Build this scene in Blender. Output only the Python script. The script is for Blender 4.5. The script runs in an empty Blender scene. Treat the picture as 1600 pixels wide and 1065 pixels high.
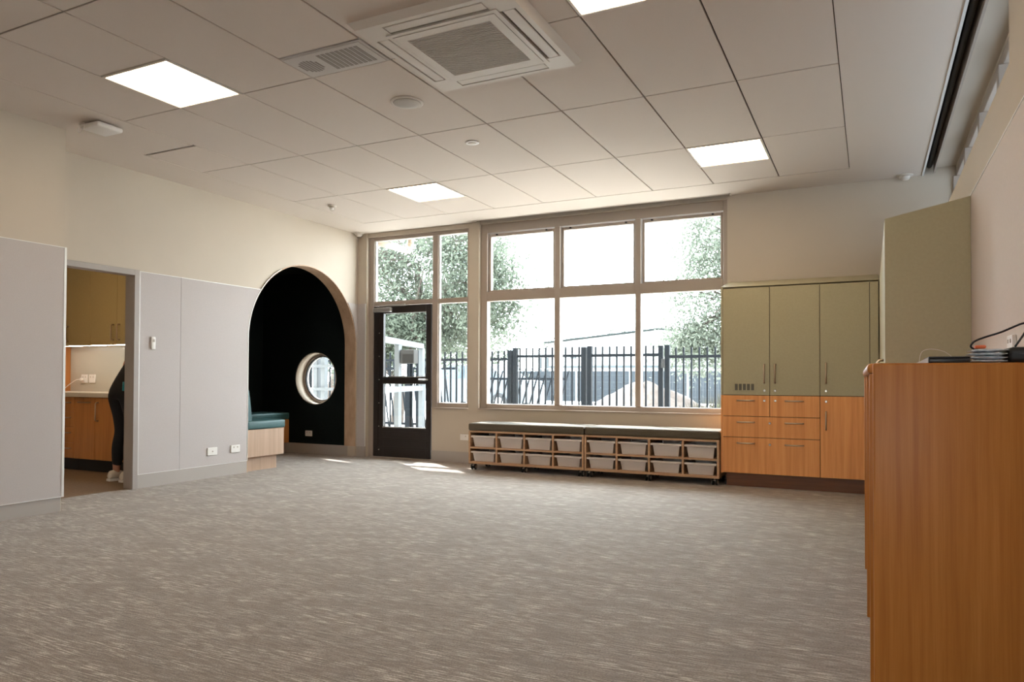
import bpy, bmesh, math, random
from mathutils import Vector, Matrix
random.seed(7)
S = bpy.context.scene
COL = S.collection
PI = math.pi

# ------------------------------------------------------------------ camera
cam_d = bpy.data.cameras.new('camera'); cam = bpy.data.objects.new('camera', cam_d); COL.objects.link(cam)
cam_d.sensor_width = 36.0; cam_d.lens = 36.0 * 1139.44 / 1600.0; cam_d.shift_y = 41.32 / 1600.0
cam_d.clip_start = 0.05; cam_d.clip_end = 600
_y, _p, _r = 0.457096, 0.0162427, 0.0035044
_f = Vector((-math.sin(_y) * math.cos(_p), math.cos(_y) * math.cos(_p), math.sin(_p)))
_rt = Vector((math.cos(_y), math.sin(_y), 0)); _up = _rt.cross(_f)
_r2 = _rt * math.cos(_r) + _up * math.sin(_r); _u2 = -_rt * math.sin(_r) + _up * math.cos(_r)
cam.matrix_world = Matrix(((_r2.x, _u2.x, -_f.x, 0), (_r2.y, _u2.y, -_f.y, 0), (_r2.z, _u2.z, -_f.z, 1.01), (0, 0, 0, 1)))
S.camera = cam

# ------------------------------------------------------------------ world, sun, exposure
SKY = 17.5; SUN = 16.5; LED = 12.0
w = bpy.data.worlds.new('sky'); S.world = w; w.use_nodes = True
bg = w.node_tree.nodes['Background']; bg.inputs[0].default_value = (0.85, 0.94, 1.0, 1); bg.inputs[1].default_value = SKY
sun_d = bpy.data.lights.new('sun', 'SUN'); sun = bpy.data.objects.new('sun', sun_d); COL.objects.link(sun)
sun_d.energy = SUN; sun_d.angle = math.radians(0.6); sun_d.color = (1.0, 0.97, 0.92)
_s = Vector((-0.79, 0.635, 1.0)).normalized()
sun.rotation_euler = _s.to_track_quat('Z', 'Y').to_euler(); sun.location = (-12, 16, 18)
vs = S.view_settings
S.display_settings.display_device = 'sRGB'
vs.view_transform = 'Standard'; vs.look = 'None'; vs.exposure = 0.26; vs.gamma = 1.0; vs.use_curve_mapping = False
S.cycles.use_denoising = True
S.cycles.max_bounces = 12; S.cycles.diffuse_bounces = 8; S.cycles.glossy_bounces = 4
S.cycles.transparent_max_bounces = 16; S.cycles.sample_clamp_indirect = 12.0
S.cycles.caustics_reflective = False; S.cycles.caustics_refractive = False

# ------------------------------------------------------------------ materials
M = {}
def _bsdf(name):
    m = bpy.data.materials.new(name); m.use_nodes = True
    return m, m.node_tree, m.node_tree.nodes['Principled BSDF']
def mat(name, col, rough=0.6, metal=0.0, spec=0.4, var=0.0, scale=12.0, bump=0.0, bscale=300.0, sheen=0.0):
    m, nt, b = _bsdf(name)
    b.inputs['Roughness'].default_value = rough; b.inputs['Metallic'].default_value = metal
    b.inputs['Specular IOR Level'].default_value = spec
    if sheen: b.inputs['Sheen Weight'].default_value = sheen
    c = (*col, 1)
    if var > 0:
        tc = nt.nodes.new('ShaderNodeTexCoord'); n = nt.nodes.new('ShaderNodeTexNoise')
        n.inputs['Scale'].default_value = scale; n.inputs['Detail'].default_value = 4
        r = nt.nodes.new('ShaderNodeMapRange'); r.inputs[1].default_value = 0.3; r.inputs[2].default_value = 0.7
        mx = nt.nodes.new('ShaderNodeMix'); mx.data_type = 'RGBA'
        mx.inputs[6].default_value = (*[x * (1 - var) for x in col], 1); mx.inputs[7].default_value = (*[min(1, x * (1 + var)) for x in col], 1)
        nt.links.new(tc.outputs['Object'], n.inputs['Vector']); nt.links.new(n.outputs['Fac'], r.inputs[0])
        nt.links.new(r.outputs[0], mx.inputs[0]); nt.links.new(mx.outputs[2], b.inputs['Base Color'])
    else:
        b.inputs['Base Color'].default_value = c
    if bump > 0:
        tc = nt.nodes.new('ShaderNodeTexCoord'); n = nt.nodes.new('ShaderNodeTexNoise'); n.inputs['Scale'].default_value = bscale
        bp = nt.nodes.new('ShaderNodeBump'); bp.inputs['Strength'].default_value = bump; bp.inputs['Distance'].default_value = 0.002
        nt.links.new(tc.outputs['Object'], n.inputs['Vector']); nt.links.new(n.outputs['Fac'], bp.inputs['Height']); nt.links.new(bp.outputs['Normal'], b.inputs['Normal'])
    M[name] = m; return m
def emit(name, col, strength):
    m = bpy.data.materials.new(name); m.use_nodes = True; nt = m.node_tree; nt.nodes.remove(nt.nodes['Principled BSDF'])
    e = nt.nodes.new('ShaderNodeEmission'); e.inputs[0].default_value = (*col, 1); e.inputs[1].default_value = strength
    nt.links.new(e.outputs[0], nt.nodes['Material Output'].inputs[0]); M[name] = m; return m
def wood(name, c0, c1, c2, rough=0.42, grain=(38.0, 38.0, 1.1), spec=0.4):
    m, nt, b = _bsdf(name)
    tc = nt.nodes.new('ShaderNodeTexCoord'); mp = nt.nodes.new('ShaderNodeMapping'); mp.inputs['Scale'].default_value = grain
    n = nt.nodes.new('ShaderNodeTexNoise'); n.inputs['Scale'].default_value = 1.0; n.inputs['Detail'].default_value = 6; n.inputs['Roughness'].default_value = 0.62
    mp2 = nt.nodes.new('ShaderNodeMapping'); mp2.inputs['Scale'].default_value = (grain[0] * 7, grain[1] * 7, grain[2] * 5)
    n2 = nt.nodes.new('ShaderNodeTexNoise'); n2.inputs['Scale'].default_value = 1.0; n2.inputs['Detail'].default_value = 3
    r = nt.nodes.new('ShaderNodeValToRGB'); e = r.color_ramp.elements
    e[0].position = 0.3; e[0].color = (*c0, 1); e[1].position = 0.72; e[1].color = (*c2, 1); k = e.new(0.5); k.color = (*c1, 1)
    ad = nt.nodes.new('ShaderNodeMath'); ad.operation = 'MULTIPLY_ADD'; ad.inputs[1].default_value = 0.22; 
    sb = nt.nodes.new('ShaderNodeMath'); sb.operation = 'SUBTRACT'; sb.inputs[1].default_value = 0.11
    nt.links.new(tc.outputs['Object'], mp.inputs[0]); nt.links.new(tc.outputs['Object'], mp2.inputs[0])
    nt.links.new(mp.outputs[0], n.inputs['Vector']); nt.links.new(mp2.outputs[0], n2.inputs['Vector'])
    nt.links.new(n2.outputs['Fac'], ad.inputs[0]); nt.links.new(n.outputs['Fac'], ad.inputs[2]); nt.links.new(ad.outputs[0], sb.inputs[0])
    nt.links.new(sb.outputs[0], r.inputs[0]); nt.links.new(r.outputs[0], b.inputs['Base Color'])
    b.inputs['Roughness'].default_value = rough; b.inputs['Specular IOR Level'].default_value = spec
    M[name] = m; return m
def glass(name, tint=(0.96, 0.98, 0.98), refl=0.9):
    m = bpy.data.materials.new(name); m.use_nodes = True; nt = m.node_tree; nt.nodes.remove(nt.nodes['Principled BSDF'])
    t = nt.nodes.new('ShaderNodeBsdfTransparent'); t.inputs[0].default_value = (*tint, 1)
    g = nt.nodes.new('ShaderNodeBsdfGlossy'); g.inputs['Roughness'].default_value = 0.02
    lw = nt.nodes.new('ShaderNodeLayerWeight'); lw.inputs[0].default_value = 0.5
    fr = nt.nodes.new('ShaderNodeMath'); fr.operation = 'POWER'; fr.inputs[1].default_value = 5.0; nt.links.new(lw.outputs['Facing'], fr.inputs[0])
    mu = nt.nodes.new('ShaderNodeMath'); mu.operation = 'MULTIPLY_ADD'; mu.inputs[1].default_value = refl * 0.8; mu.inputs[2].default_value = 0.035
    mx = nt.nodes.new('ShaderNodeMixShader')
    nt.links.new(fr.outputs[0], mu.inputs[0]); nt.links.new(mu.outputs[0], mx.inputs[0]); nt.links.new(t.outputs[0], mx.inputs[1]); nt.links.new(g.outputs[0], mx.inputs[2])
    nt.links.new(mx.outputs[0], nt.nodes['Material Output'].inputs[0]); M[name] = m; return m
def carpet(name, dark, mid, light):
    m, nt, b = _bsdf(name); L = nt.links
    tc = nt.nodes.new('ShaderNodeTexCoord')
    def noise(sc, det=2, rough=0.5, off=0):
        mp = nt.nodes.new('ShaderNodeMapping'); mp.inputs['Scale'].default_value = sc; mp.inputs['Location'].default_value = (off, off, 0)
        n = nt.nodes.new('ShaderNodeTexNoise'); n.inputs['Scale'].default_value = 1; n.inputs['Detail'].default_value = det; n.inputs['Roughness'].default_value = rough
        L.new(tc.outputs['Object'], mp.inputs[0]); L.new(mp.outputs[0], n.inputs['Vector']); return n.outputs['Fac']
    def rng(v, a, bb):
        r = nt.nodes.new('ShaderNodeMapRange'); r.inputs[1].default_value = a; r.inputs[2].default_value = bb; L.new(v, r.inputs[0]); return r.outputs[0]
    def mix(f, a, bb):
        x = nt.nodes.new('ShaderNodeMix'); x.data_type = 'RGBA'
        L.new(f, x.inputs[0])
        for s, v in ((6, a), (7, bb)):
            if isinstance(v, tuple): x.inputs[s].default_value = (*v, 1)
            else: L.new(v, x.inputs[s])
        return x.outputs[2]
    def mul(a, bb):
        q = nt.nodes.new('ShaderNodeMath'); q.operation = 'MULTIPLY'; L.new(a, q.inputs[0]); L.new(bb, q.inputs[1]); return q.outputs[0]
    base = noise((11, 170, 1), 3, 0.6)
    c = mix(rng(base, 0.34, 0.66), dark, mid)
    streak = mul(rng(noise((10, 150, 1), 2, 0.5, 31), 0.50, 0.64), rng(noise((3.2, 9.0, 1), 2, 0.5, 9), 0.30, 0.62))
    c = mix(streak, c, light)
    dk = rng(noise((9, 190, 1), 2, 0.5, 77), 0.60, 0.74)
    c = mix(dk, c, tuple(x * 0.55 for x in dark))
    fine = noise((130, 300, 1), 1, 0.5, 3)
    c = mix(rng(fine, 0.42, 0.85), c, tuple(x * 0.5 for x in dark))
    L.new(c, b.inputs['Base Color'])
    b.inputs['Roughness'].default_value = 0.85; b.inputs['Specular IOR Level'].default_value = 0.25; b.inputs['Sheen Weight'].default_value = 0.12
    bp = nt.nodes.new('ShaderNodeBump'); bp.inputs['Strength'].default_value = 0.35; bp.inputs['Distance'].default_value = 0.004
    L.new(fine, bp.inputs['Height']); L.new(bp.outputs['Normal'], b.inputs['Normal'])
    M[name] = m; return m

mat('paint', (0.515, 0.448, 0.37), 0.75, spec=0.25, var=0.02, scale=2)
mat('ceiling_board', (0.60, 0.53, 0.472), 0.85, spec=0.2)
mat('tile', (0.60, 0.528, 0.472), 0.9, spec=0.15, var=0.02, scale=400)
mat('grid', (0.05, 0.04, 0.037), 0.8)
mat('grid_metal', (0.45, 0.42, 0.38), 0.45, metal=0.3)
mat('acoustic', (0.475, 0.435, 0.422), 0.95, spec=0.1, var=0.05, scale=220, bump=0.25, bscale=500, sheen=0.1)
mat('pinboard', (0.62, 0.555, 0.52), 0.8, spec=0.2, var=0.02, scale=80)
mat('carcass_gap_shade', (0.035, 0.025, 0.018), 0.7)  # dark colour stands for shade in the gaps between doors and drawers
mat('olive_dark', (0.115, 0.105, 0.08), 0.7)
mat('box_grey', (0.048, 0.046, 0.044), 0.6, spec=0.1); mat('box_inner', (0.020, 0.018, 0.016), 0.6, spec=0.1)
mat('wire', (0.06, 0.065, 0.07), 0.6, spec=0.1)
mat('panel_trim', (0.74, 0.74, 0.72), 0.4, metal=0.2)
mat('skirting', (0.385, 0.345, 0.315), 0.55)
mat('frame', (0.36, 0.30, 0.255), 0.45)
mat('door_frame', (0.34, 0.30, 0.275), 0.5)
mat('door_dark', (0.022, 0.017, 0.016), 0.42)
mat('black_fabric', (0.009, 0.013, 0.013), 0.95, spec=0.05, var=0.2, scale=300)
mat('white_plastic', (0.72, 0.69, 0.66), 0.4)
mat('sensor_white', (0.60, 0.54, 0.48), 0.5, spec=0.25)
mat('slot_dark', (0.26, 0.225, 0.20), 0.7)
mat('speaker_mesh', (0.40, 0.36, 0.32), 0.7)
mat('dark_hole', (0.02, 0.017, 0.015), 0.7)
mat('steel', (0.50, 0.45, 0.40), 0.3, metal=1.0)
mat('brass_steel', (0.55, 0.42, 0.30), 0.3, metal=1.0)
mat('silver', (0.55, 0.54, 0.53), 0.35, metal=0.7)
mat('olive', (0.41, 0.365, 0.235), 0.5, spec=0.25, var=0.03, scale=60)
mat('kitchen_olive', (0.46, 0.36, 0.17), 0.45, var=0.03, scale=60)
wood('timber', (0.68, 0.275, 0.085), (0.79, 0.345, 0.118), (0.87, 0.42, 0.155), 0.45, spec=0.2)
wood('timber_dark', (0.37, 0.128, 0.026), (0.44, 0.165, 0.036), (0.51, 0.205, 0.050), 0.4, spec=0.2)
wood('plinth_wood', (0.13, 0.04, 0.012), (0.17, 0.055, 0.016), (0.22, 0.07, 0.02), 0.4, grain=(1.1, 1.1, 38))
wood('kitchen_wood', (0.42, 0.16, 0.045), (0.52, 0.21, 0.06), (0.60, 0.26, 0.08), 0.4)
wood('oak_pale', (0.37, 0.25, 0.175), (0.42, 0.285, 0.20), (0.48, 0.33, 0.24), 0.5)
wood('ply', (0.36, 0.235, 0.15), (0.47, 0.315, 0.205), (0.58, 0.40, 0.275), 0.5, grain=(6, 5, 2.4))
wood('birch', (0.40, 0.24, 0.135), (0.47, 0.285, 0.165), (0.55, 0.345, 0.205), 0.5, grain=(2.0, 30, 30))
mat('teal', (0.045, 0.105, 0.108), 0.42, var=0.05, scale=30)
mat('cushion_brown', (0.095, 0.075, 0.050), 0.8, var=0.08, scale=80, bump=0.15, bscale=400)
mat('tray', (0.60, 0.53, 0.485), 0.4, spec=0.4)
mat('rubber', (0.012, 0.012, 0.013), 0.55)
mat('castor_grey', (0.42, 0.36, 0.32), 0.4)
mat('grille', (0.44, 0.385, 0.33), 0.6)
mat('ac_white', (0.60, 0.54, 0.48), 0.5, spec=0.25)
mat('vent_grey', (0.50, 0.46, 0.43), 0.55)
emit('led', (1.0, 0.78, 0.53), LED)
emit('led_strip', (1.0, 0.93, 0.82), 45.0)
glass('glass'); glass('glass_clerestory', (0.40, 0.42, 0.44), 1.0)
carpet('carpet', (0.195, 0.158, 0.134), (0.340, 0.285, 0.247), (0.66, 0.59, 0.525))
mat('kitchen_floor', (0.20, 0.135, 0.085), 0.7, var=0.15, scale=40)
mat('kitchen_wall', (0.55, 0.47, 0.37), 0.6)
mat('splash', (0.46, 0.43, 0.36), 0.25)
mat('stone', (0.62, 0.55, 0.46), 0.35)
mat('kick_black', (0.008, 0.008, 0.009), 0.5)
mat('cable_black', (0.01, 0.01, 0.016), 0.4)
mat('cable_white', (0.7, 0.66, 0.6), 0.5)
mat('laptop', (0.02, 0.02, 0.022), 0.4)
mat('plastic_wrap', (0.52, 0.55, 0.60), 0.2, var=0.35, scale=60)
mat('orange', (0.72, 0.15, 0.05), 0.5)
mat('cloth_black', (0.008, 0.008, 0.010), 0.85)
mat('skin', (0.42, 0.20, 0.13), 0.55)
mat('hair', (0.05, 0.025, 0.015), 0.6)
mat('shoe', (0.62, 0.56, 0.48), 0.6)
mat('teal_tag', (0.02, 0.28, 0.36), 0.5)
# outdoors
mat('ground', (0.68, 0.64, 0.59), 0.9, var=0.15, scale=1.5)
mat('soffit', (0.62, 0.58, 0.52), 0.7)
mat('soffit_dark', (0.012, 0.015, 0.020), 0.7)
mat('outside_wall', (0.50, 0.47, 0.43), 0.8)
mat('fence', (0.0070, 0.0088, 0.0112), 0.6, spec=0.08)
mat('white_metal', (0.105, 0.112, 0.118), 0.45, spec=0.2)
mat('grey_metal', (0.09, 0.085, 0.08), 0.6, spec=0.1)
mat('pipe', (0.34, 0.27, 0.21), 0.45)
mat('sign_white', (0.8, 0.8, 0.8), 0.5); mat('sign_red', (0.62, 0.03, 0.03), 0.5); mat('sign_black', (0.02, 0.02, 0.02), 0.5)
def leafmat(name, col):
    m, nt, b = _bsdf(name)
    b.inputs['Roughness'].default_value = 0.6; b.inputs['Specular IOR Level'].default_value = 0.05
    oi = nt.nodes.new('ShaderNodeTexCoord'); n = nt.nodes.new('ShaderNodeTexNoise'); n.inputs['Scale'].default_value = 2.2; n.inputs['Detail'].default_value = 5
    mx = nt.nodes.new('ShaderNodeMix'); mx.data_type = 'RGBA'; mx.inputs[6].default_value = (*[x * 0.75 for x in col], 1); mx.inputs[7].default_value = (*[min(1, x * 1.3) for x in col], 1)
    r = nt.nodes.new('ShaderNodeMapRange'); r.inputs[1].default_value = 0.35; r.inputs[2].default_value = 0.65
    tr = nt.nodes.new('ShaderNodeBsdfTranslucent'); ms = nt.nodes.new('ShaderNodeMixShader'); ms.inputs[0].default_value = 0.48
    L = nt.links
    L.new(oi.outputs['Object'], n.inputs['Vector']); L.new(n.outputs['Fac'], r.inputs[0]); L.new(r.outputs[0], mx.inputs[0])
    L.new(mx.outputs[2], b.inputs['Base Color']); L.new(mx.outputs[2], tr.inputs[0])
    L.new(b.outputs[0], ms.inputs[1]); L.new(tr.outputs[0], ms.inputs[2]); L.new(ms.outputs[0], nt.nodes['Material Output'].inputs[0])
    M[name] = m
leafmat('leaf_a', (0.095, 0.110, 0.084)); leafmat('leaf_b', (0.130, 0.146, 0.116)); leafmat('leaf_c', (0.065, 0.072, 0.058))
mat('bark', (0.060, 0.045, 0.037), 0.9, var=0.3, scale=6)
mat('shed_wall', (0.30, 0.31, 0.31), 0.6); mat('shed_roof', (0.012, 0.016, 0.016), 0.6, spec=0.1); mat('shed_trim', (0.05, 0.058, 0.062), 0.6, spec=0.1)
mat('shade_cloth', (0.032, 0.037, 0.043), 0.9, spec=0.05, var=0.1, scale=3)
mat('dirt', (0.075, 0.057, 0.048), 0.95, var=0.3, scale=9)
mat('grass', (0.030, 0.037, 0.016), 0.8, spec=0.1); mat('dry_grass', (0.050, 0.045, 0.032), 0.8, spec=0.1)
mat('car_white', (0.09, 0.10, 0.11), 0.4, spec=0.15); mat('car_glass', (0.05, 0.07, 0.09), 0.1)

# ------------------------------------------------------------------ mesh helpers
class MB:
    def __init__(s): s.v = []; s.f = []; s.sm = []
    def add(s, vs_, fs, smooth=False):
        o = len(s.v); s.v += [tuple(p) for p in vs_]; s.f += [tuple(i + o for i in f) for f in fs]; s.sm += [smooth] * len(fs); return s
    def box(s, x0, x1, y0, y1, z0, z1, bev=0.0, seg=1):
        if x0 > x1: x0, x1 = x1, x0
        if y0 > y1: y0, y1 = y1, y0
        if z0 > z1: z0, z1 = z1, z0
        if bev <= 0:
            return s.add([(x0, y0, z0), (x1, y0, z0), (x1, y1, z0), (x0, y1, z0), (x0, y0, z1), (x1, y0, z1), (x1, y1, z1), (x0, y1, z1)],
                         [(0, 3, 2, 1), (4, 5, 6, 7), (0, 1, 5, 4), (1, 2, 6, 5), (2, 3, 7, 6), (3, 0, 4, 7)])
        b = bmesh.new(); bmesh.ops.create_cube(b, size=1.0)
        for v in b.verts: v.co = Vector(((x0 + x1) / 2 + v.co.x * (x1 - x0), (y0 + y1) / 2 + v.co.y * (y1 - y0), (z0 + z1) / 2 + v.co.z * (z1 - z0)))
        bmesh.ops.bevel(b, geom=list(b.edges), offset=bev, segments=seg, affect='EDGES', profile=0.5)
        b.verts.index_update()
        s.add([v.co for v in b.verts], [[v.index for v in f.verts] for f in b.faces], seg > 1); b.free(); return s
    def prism(s, poly, axis, a0, a1, smooth=False):
        n = len(poly)
        def P(p, a): return {'x': (a, p[0], p[1]), 'y': (p[0], a, p[1]), 'z': (p[0], p[1], a)}[axis]
        vs_ = [P(p, a0) for p in poly] + [P(p, a1) for p in poly]
        s.add(vs_, [tuple(range(n))[::-1], tuple(range(n, 2 * n))])
        o = len(s.v) - 2 * n
        for i in range(n):
            j = (i + 1) % n; s.f.append((o + i, o + j, o + n + j, o + n + i)); s.sm.append(smooth)
        return s
    def tube(s, pts, r, n=8, caps=True):
        pts = [Vector(p) for p in pts]; rs = r if isinstance(r, (list, tuple)) else [r] * len(pts)
        o = len(s.v); up = None
        for i, p in enumerate(pts):
            t = (pts[min(i + 1, len(pts) - 1)] - pts[max(i - 1, 0)]).normalized()
            if up is None:
                up = Vector((0, 0, 1)) if abs(t.z) < 0.9 else Vector((1, 0, 0))
            a = t.cross(up).normalized(); up = a.cross(t).normalized()
            for k in range(n):
                q = 2 * PI * k / n; s.v.append(tuple(p + (a * math.cos(q) + up * math.sin(q)) * rs[i]))
        for i in range(len(pts) - 1):
            for k in range(n):
                k2 = (k + 1) % n; s.f.append((o + i * n + k, o + i * n + k2, o + (i + 1) * n + k2, o + (i + 1) * n + k)); s.sm.append(n > 4)
        if caps:
            s.f.append(tuple(o + k for k in range(n))[::-1]); s.sm.append(False)
            e = o + (len(pts) - 1) * n; s.f.append(tuple(e + k for k in range(n))); s.sm.append(False)
        return s
    def lathe(s, prof, c, axis='z', n=24, smooth=True):
        o = len(s.v); c = Vector(c)
        for (r, h) in prof:
            for k in range(n):
                q = 2 * PI * k / n; a, b = r * math.cos(q), r * math.sin(q)
                s.v.append(tuple(c + Vector({'z': (a, b, h), 'y': (a, h, b), 'x': (h, a, b)}[axis])))
        for i in range(len(prof) - 1):
            for k in range(n):
                k2 = (k + 1) % n; s.f.append((o + i * n + k, o + i * n + k2, o + (i + 1) * n + k2, o + (i + 1) * n + k)); s.sm.append(smooth)
        s.f.append(tuple(o + k for k in range(n))[::-1]); s.sm.append(False)
        e = o + (len(prof) - 1) * n; s.f.append(tuple(e + k for k in range(n))); s.sm.append(False)
        return s
    def build(s, name, m, parent=None, recalc=True):
        org = ORG.get(parent.name if parent else None, Vector((0, 0, 0)))
        me = bpy.data.meshes.new(name); me.from_pydata([tuple(Vector(v) - org) for v in s.v], [], s.f)
        me.polygons.foreach_set('use_smooth', s.sm)
        if recalc:
            b = bmesh.new(); b.from_mesh(me); bmesh.ops.recalc_face_normals(b, faces=list(b.faces)); b.to_mesh(me); b.free()
        me.materials.append(M[m]); me.update()
        o = bpy.data.objects.new(name, me); COL.objects.link(o)
        if parent: o.parent = parent
        ORG[o.name] = org
        return o
ORG = {None: Vector((0, 0, 0))}
def bx(*a, **k): return MB().box(*a, **k)
def tag(o, label, cat, group=None, kind=None):
    o['label'] = label; o['category'] = cat
    if group: o['group'] = group
    if kind: o['kind'] = kind
    return o
def thing(name, label, cat, loc, group=None, kind=None):
    o = bpy.data.objects.new(name, None); COL.objects.link(o); o.location = loc; o.empty_display_size = 0.1
    ORG[o.name] = Vector(loc); return tag(o, label, cat, group, kind)
def struct(name, mb, m, label, cat='wall'):
    o = mb.build(name, m); return tag(o, label, cat, kind='structure')
def dup(root, loc, label=None, rotz=None):
    r = root.copy(); COL.objects.link(r); r.location = loc
    if rotz is not None: r.rotation_euler.z = rotz
    if label: r['label'] = label
    for ch in list(root.children):
        c = ch.copy(); COL.objects.link(c); c.parent = r
        for g in list(ch.children):
            d = g.copy(); COL.objects.link(d); d.parent = c
    return r
def inst(me, name, loc, parent, rot=None):
    o = bpy.data.objects.new(name, me); COL.objects.link(o); o.parent = parent; o.location = Vector(loc) - ORG.get(parent.name, Vector((0, 0, 0)))
    if rot: o.rotation_euler = rot
    return o
def arc(cx, cy, r, a0, a1, n): return [(cx + r * math.cos(math.radians(a0 + (a1 - a0) * i / n)), cy + r * math.sin(math.radians(a0 + (a1 - a0) * i / n))) for i in range(n + 1)]

YW, XL, XN, XR, H = 7.66, -6.02, -5.5, 0.49, 2.90
YB = -4.6
CX = [-5.53 + 0.5967 * i for i in range(10)]
R1 = 3.535; RY = [R1 + 1.2025 * k for k in range(-7, 4)]   # RY[7]=R1, RY[10]=7.1425

# ================================================================== SETTING
floor = struct('floor', bx(XL - 0.06, 0.9, YB - 0.1, YW + 0.1, -0.08, 0.0).box(-7.8, XL - 0.06, 5.74, YW, -0.08, 0.0), 'carpet', 'taupe streaked carpet covering the whole room floor', 'floor')
kf = struct('floor_kitchen', bx(-9.3, XL - 0.06, 2.9, 5.74, -0.08, -0.002), 'kitchen_floor', 'brown floor of the kitchenette seen through the left doorway', 'floor')

# --- ceiling: plasterboard border, tiles, grid
PY0 = 4.14
cb = MB()
cb.box(XN - 0.7, CX[1], YB - 0.1, PY0, H, H + 0.1)
cb.box(XL - 0.2, CX[0], PY0, YW + 0.05, H, H + 0.1)
cb.box(CX[9], 0.445, YB - 0.1, YW + 0.05, H, H + 0.1)
cb.box(CX[0], CX[9], RY[10], 7.585, H, H + 0.1)
cb.box(CX[0], -4.25, 7.585, YW + 0.05, H, H + 0.1)
cb.box(-1.285, CX[9], 7.585, YW + 0.05, H, H + 0.1)
cb.box(0.445, 0.9, YB - 0.1, 3.39, H, H + 0.1)
ceiling = struct('ceiling', cb, 'ceiling_board', 'flat white plasterboard ceiling border around the tile grid', 'ceiling')
g = 0.005
def tile(x0, x1, y0, y1):
    MBt = bx(x0 + g, x1 - g, y0 + g, y1 - g, H + 0.002, H + 0.022, bev=0.002); return MBt.build('ceiling_tile', 'tile', ceiling)
LIGHTS = [(2, 2.94, R1), (7, 2.94, R1), (2, RY[9], RY[9] + 0.595), (7, RY[9], RY[9] + 0.595), (2, -0.075, 0.52), (7, -0.075, 0.52)]
std = None
for k in range(10):
    y0, y1 = max(RY[k], YB), RY[k + 1]
    for i in range(9):
        x0, x1 = CX[i], CX[i + 1]
        if i == 0:
            if y1 <= PY0: continue
            y0_ = max(y0, PY0 + 0.028)
        else: y0_ = y0
        spans = [(y0_, y1)]
        for (c, a, b) in LIGHTS:
            if c == i and a < y1 - 0.01 and b > y0_ + 0.01:
                spans = [q for q in ((y0_, a), (b, y1)) if q[1] - q[0] > 0.05]
        if i == 4 and abs(y1 - R1) < 0.01: spans = [(y0_, 3.238)]
        for (a, b) in spans:
            if abs((b - a) - 1.2025) < 1e-3:
                if std is None:
                    std = bx(g, 0.5967 - g, g, 1.2025 - g, H + 0.002, H + 0.022, bev=0.002).build('ceiling_tile', 'tile', ceiling); std.location = (x0, a, 0)
                else: inst(std.data, 'ceiling_tile', (x0, a, 0), ceiling)
            else: tile(x0, x1, a, b)
gr = MB()
for i in range(10): gr.box(CX[i] - 0.012, CX[i] + 0.012, (YB if i else PY0), RY[10], H + 0.014, H + 0.034)
for k in range(11): gr.box(CX[1 if RY[k] < PY0 else 0], CX[9], max(RY[k], YB) - 0.012, max(RY[k], YB) + 0.012, H + 0.0145, H + 0.0335)
gr.box(CX[0], CX[1], PY0 - 0.005, PY0 + 0.045, H + 0.012, H + 0.03)  # dark strip in the step slot, standing in for its shadow line
gr.build('grid_bar', 'grid', ceiling)
struct('roof', bx(-10, 1.3, YB - 0.3, 7.9, H + 0.16, H + 0.4), 'grid', 'roof slab above the ceiling, unseen from the room', 'roof')
# fine raised trims around the window blind slot and the clerestory slot
struct('trim_1', bx(-4.27, -1.27, 7.572, 7.585, H - 0.006, H + 0.1).box(-1.285, -1.272, 7.572, YW, H - 0.006, H + 0.1), 'ceiling_board', 'white edge trim of the blind slot above the main window', 'trim')
struct('trim_2', bx(0.430, 0.445, 3.39, YW, H - 0.008, H + 0.13), 'panel_trim', 'pale edge trim of the ceiling slot along the clerestory window', 'trim')

# --- window wall
ww = MB()
ww.box(XL, -5.878, YW, 7.9, 0, H + 0.16)
ww.box(-4.355, -4.215, YW, 7.9, 0, H + 0.16)
ww.box(-4.87, -4.355, YW, 7.9, 0, 0.65)
ww.box(-4.215, -1.313, YW, 7.9, 0, 0.65)
ww.box(-1.313, 0.9, YW, 7.9, 0, H + 0.16)
ww.box(-5.878, -4.355, YW + 0.02, 7.9, 2.845, H + 0.16)
ww.box(-4.215, -1.313, YW + 0.02, 7.9, 2.87, H + 0.16)
wall_window = struct('wall_window', ww, 'paint', 'pale painted end wall holding the glazed door and the big window')
p = bx(XL, -5.888, YW - 0.012, YW, 0.135, 1.985).build('acoustic_panel', 'acoustic', wall_window)
bx(-5.889, -5.884, YW - 0.014, YW, 0.135, 1.985).build('panel_trim', 'panel_trim', p)
# nook part of the end wall with round hole
def holed(x0, x1, z0, z1, cx, cz, r, y0, y1, mb):
    n = 24
    lft = [(cx, z0)] + [(cx + r * math.cos(a), cz + r * math.sin(a)) for a in [math.radians(-90 - 180 * i / n) for i in range(n + 1)]] + [(cx, z1), (x0, z1), (x0, z0)]
    rgt = [(cx, z1)] + [(cx + r * math.cos(a), cz + r * math.sin(a)) for a in [math.radians(90 - 180 * i / n) for i in range(n + 1)]] + [(cx, z0), (x1, z0), (x1, z1)]
    mb.prism(lft, 'y', y0, y1); mb.prism(rgt, 'y', y0, y1); return mb
PC = (-6.72, 1.012)
nookend = struct('wall_nook_end', holed(-7.8, XL, 0, 2.45, *PC, 0.352, YW, YW + 0.012, MB()), 'black_fabric', 'black fabric end wall of the nook with the round window')
struct('wall_outside', holed(-9.4, XL, 0, H + 0.16, *PC, 0.356, YW + 0.0125, 7.9, MB()), 'outside_wall', 'outer skin of the end wall around the round window')
nk = MB()
nk.box(-7.8, -7.68, 5.74, YW, 0, 2.45)
nk.box(-7.68, XL - 0.165, 5.741, 5.76, 0, 2.45)
nk.box(-7.8, XL - 0.165, 5.741, YW, 2.45, 2.5)
struct('wall_nook', nk, 'black_fabric', 'black fabric lined walls and ceiling inside the arched nook')

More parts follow.
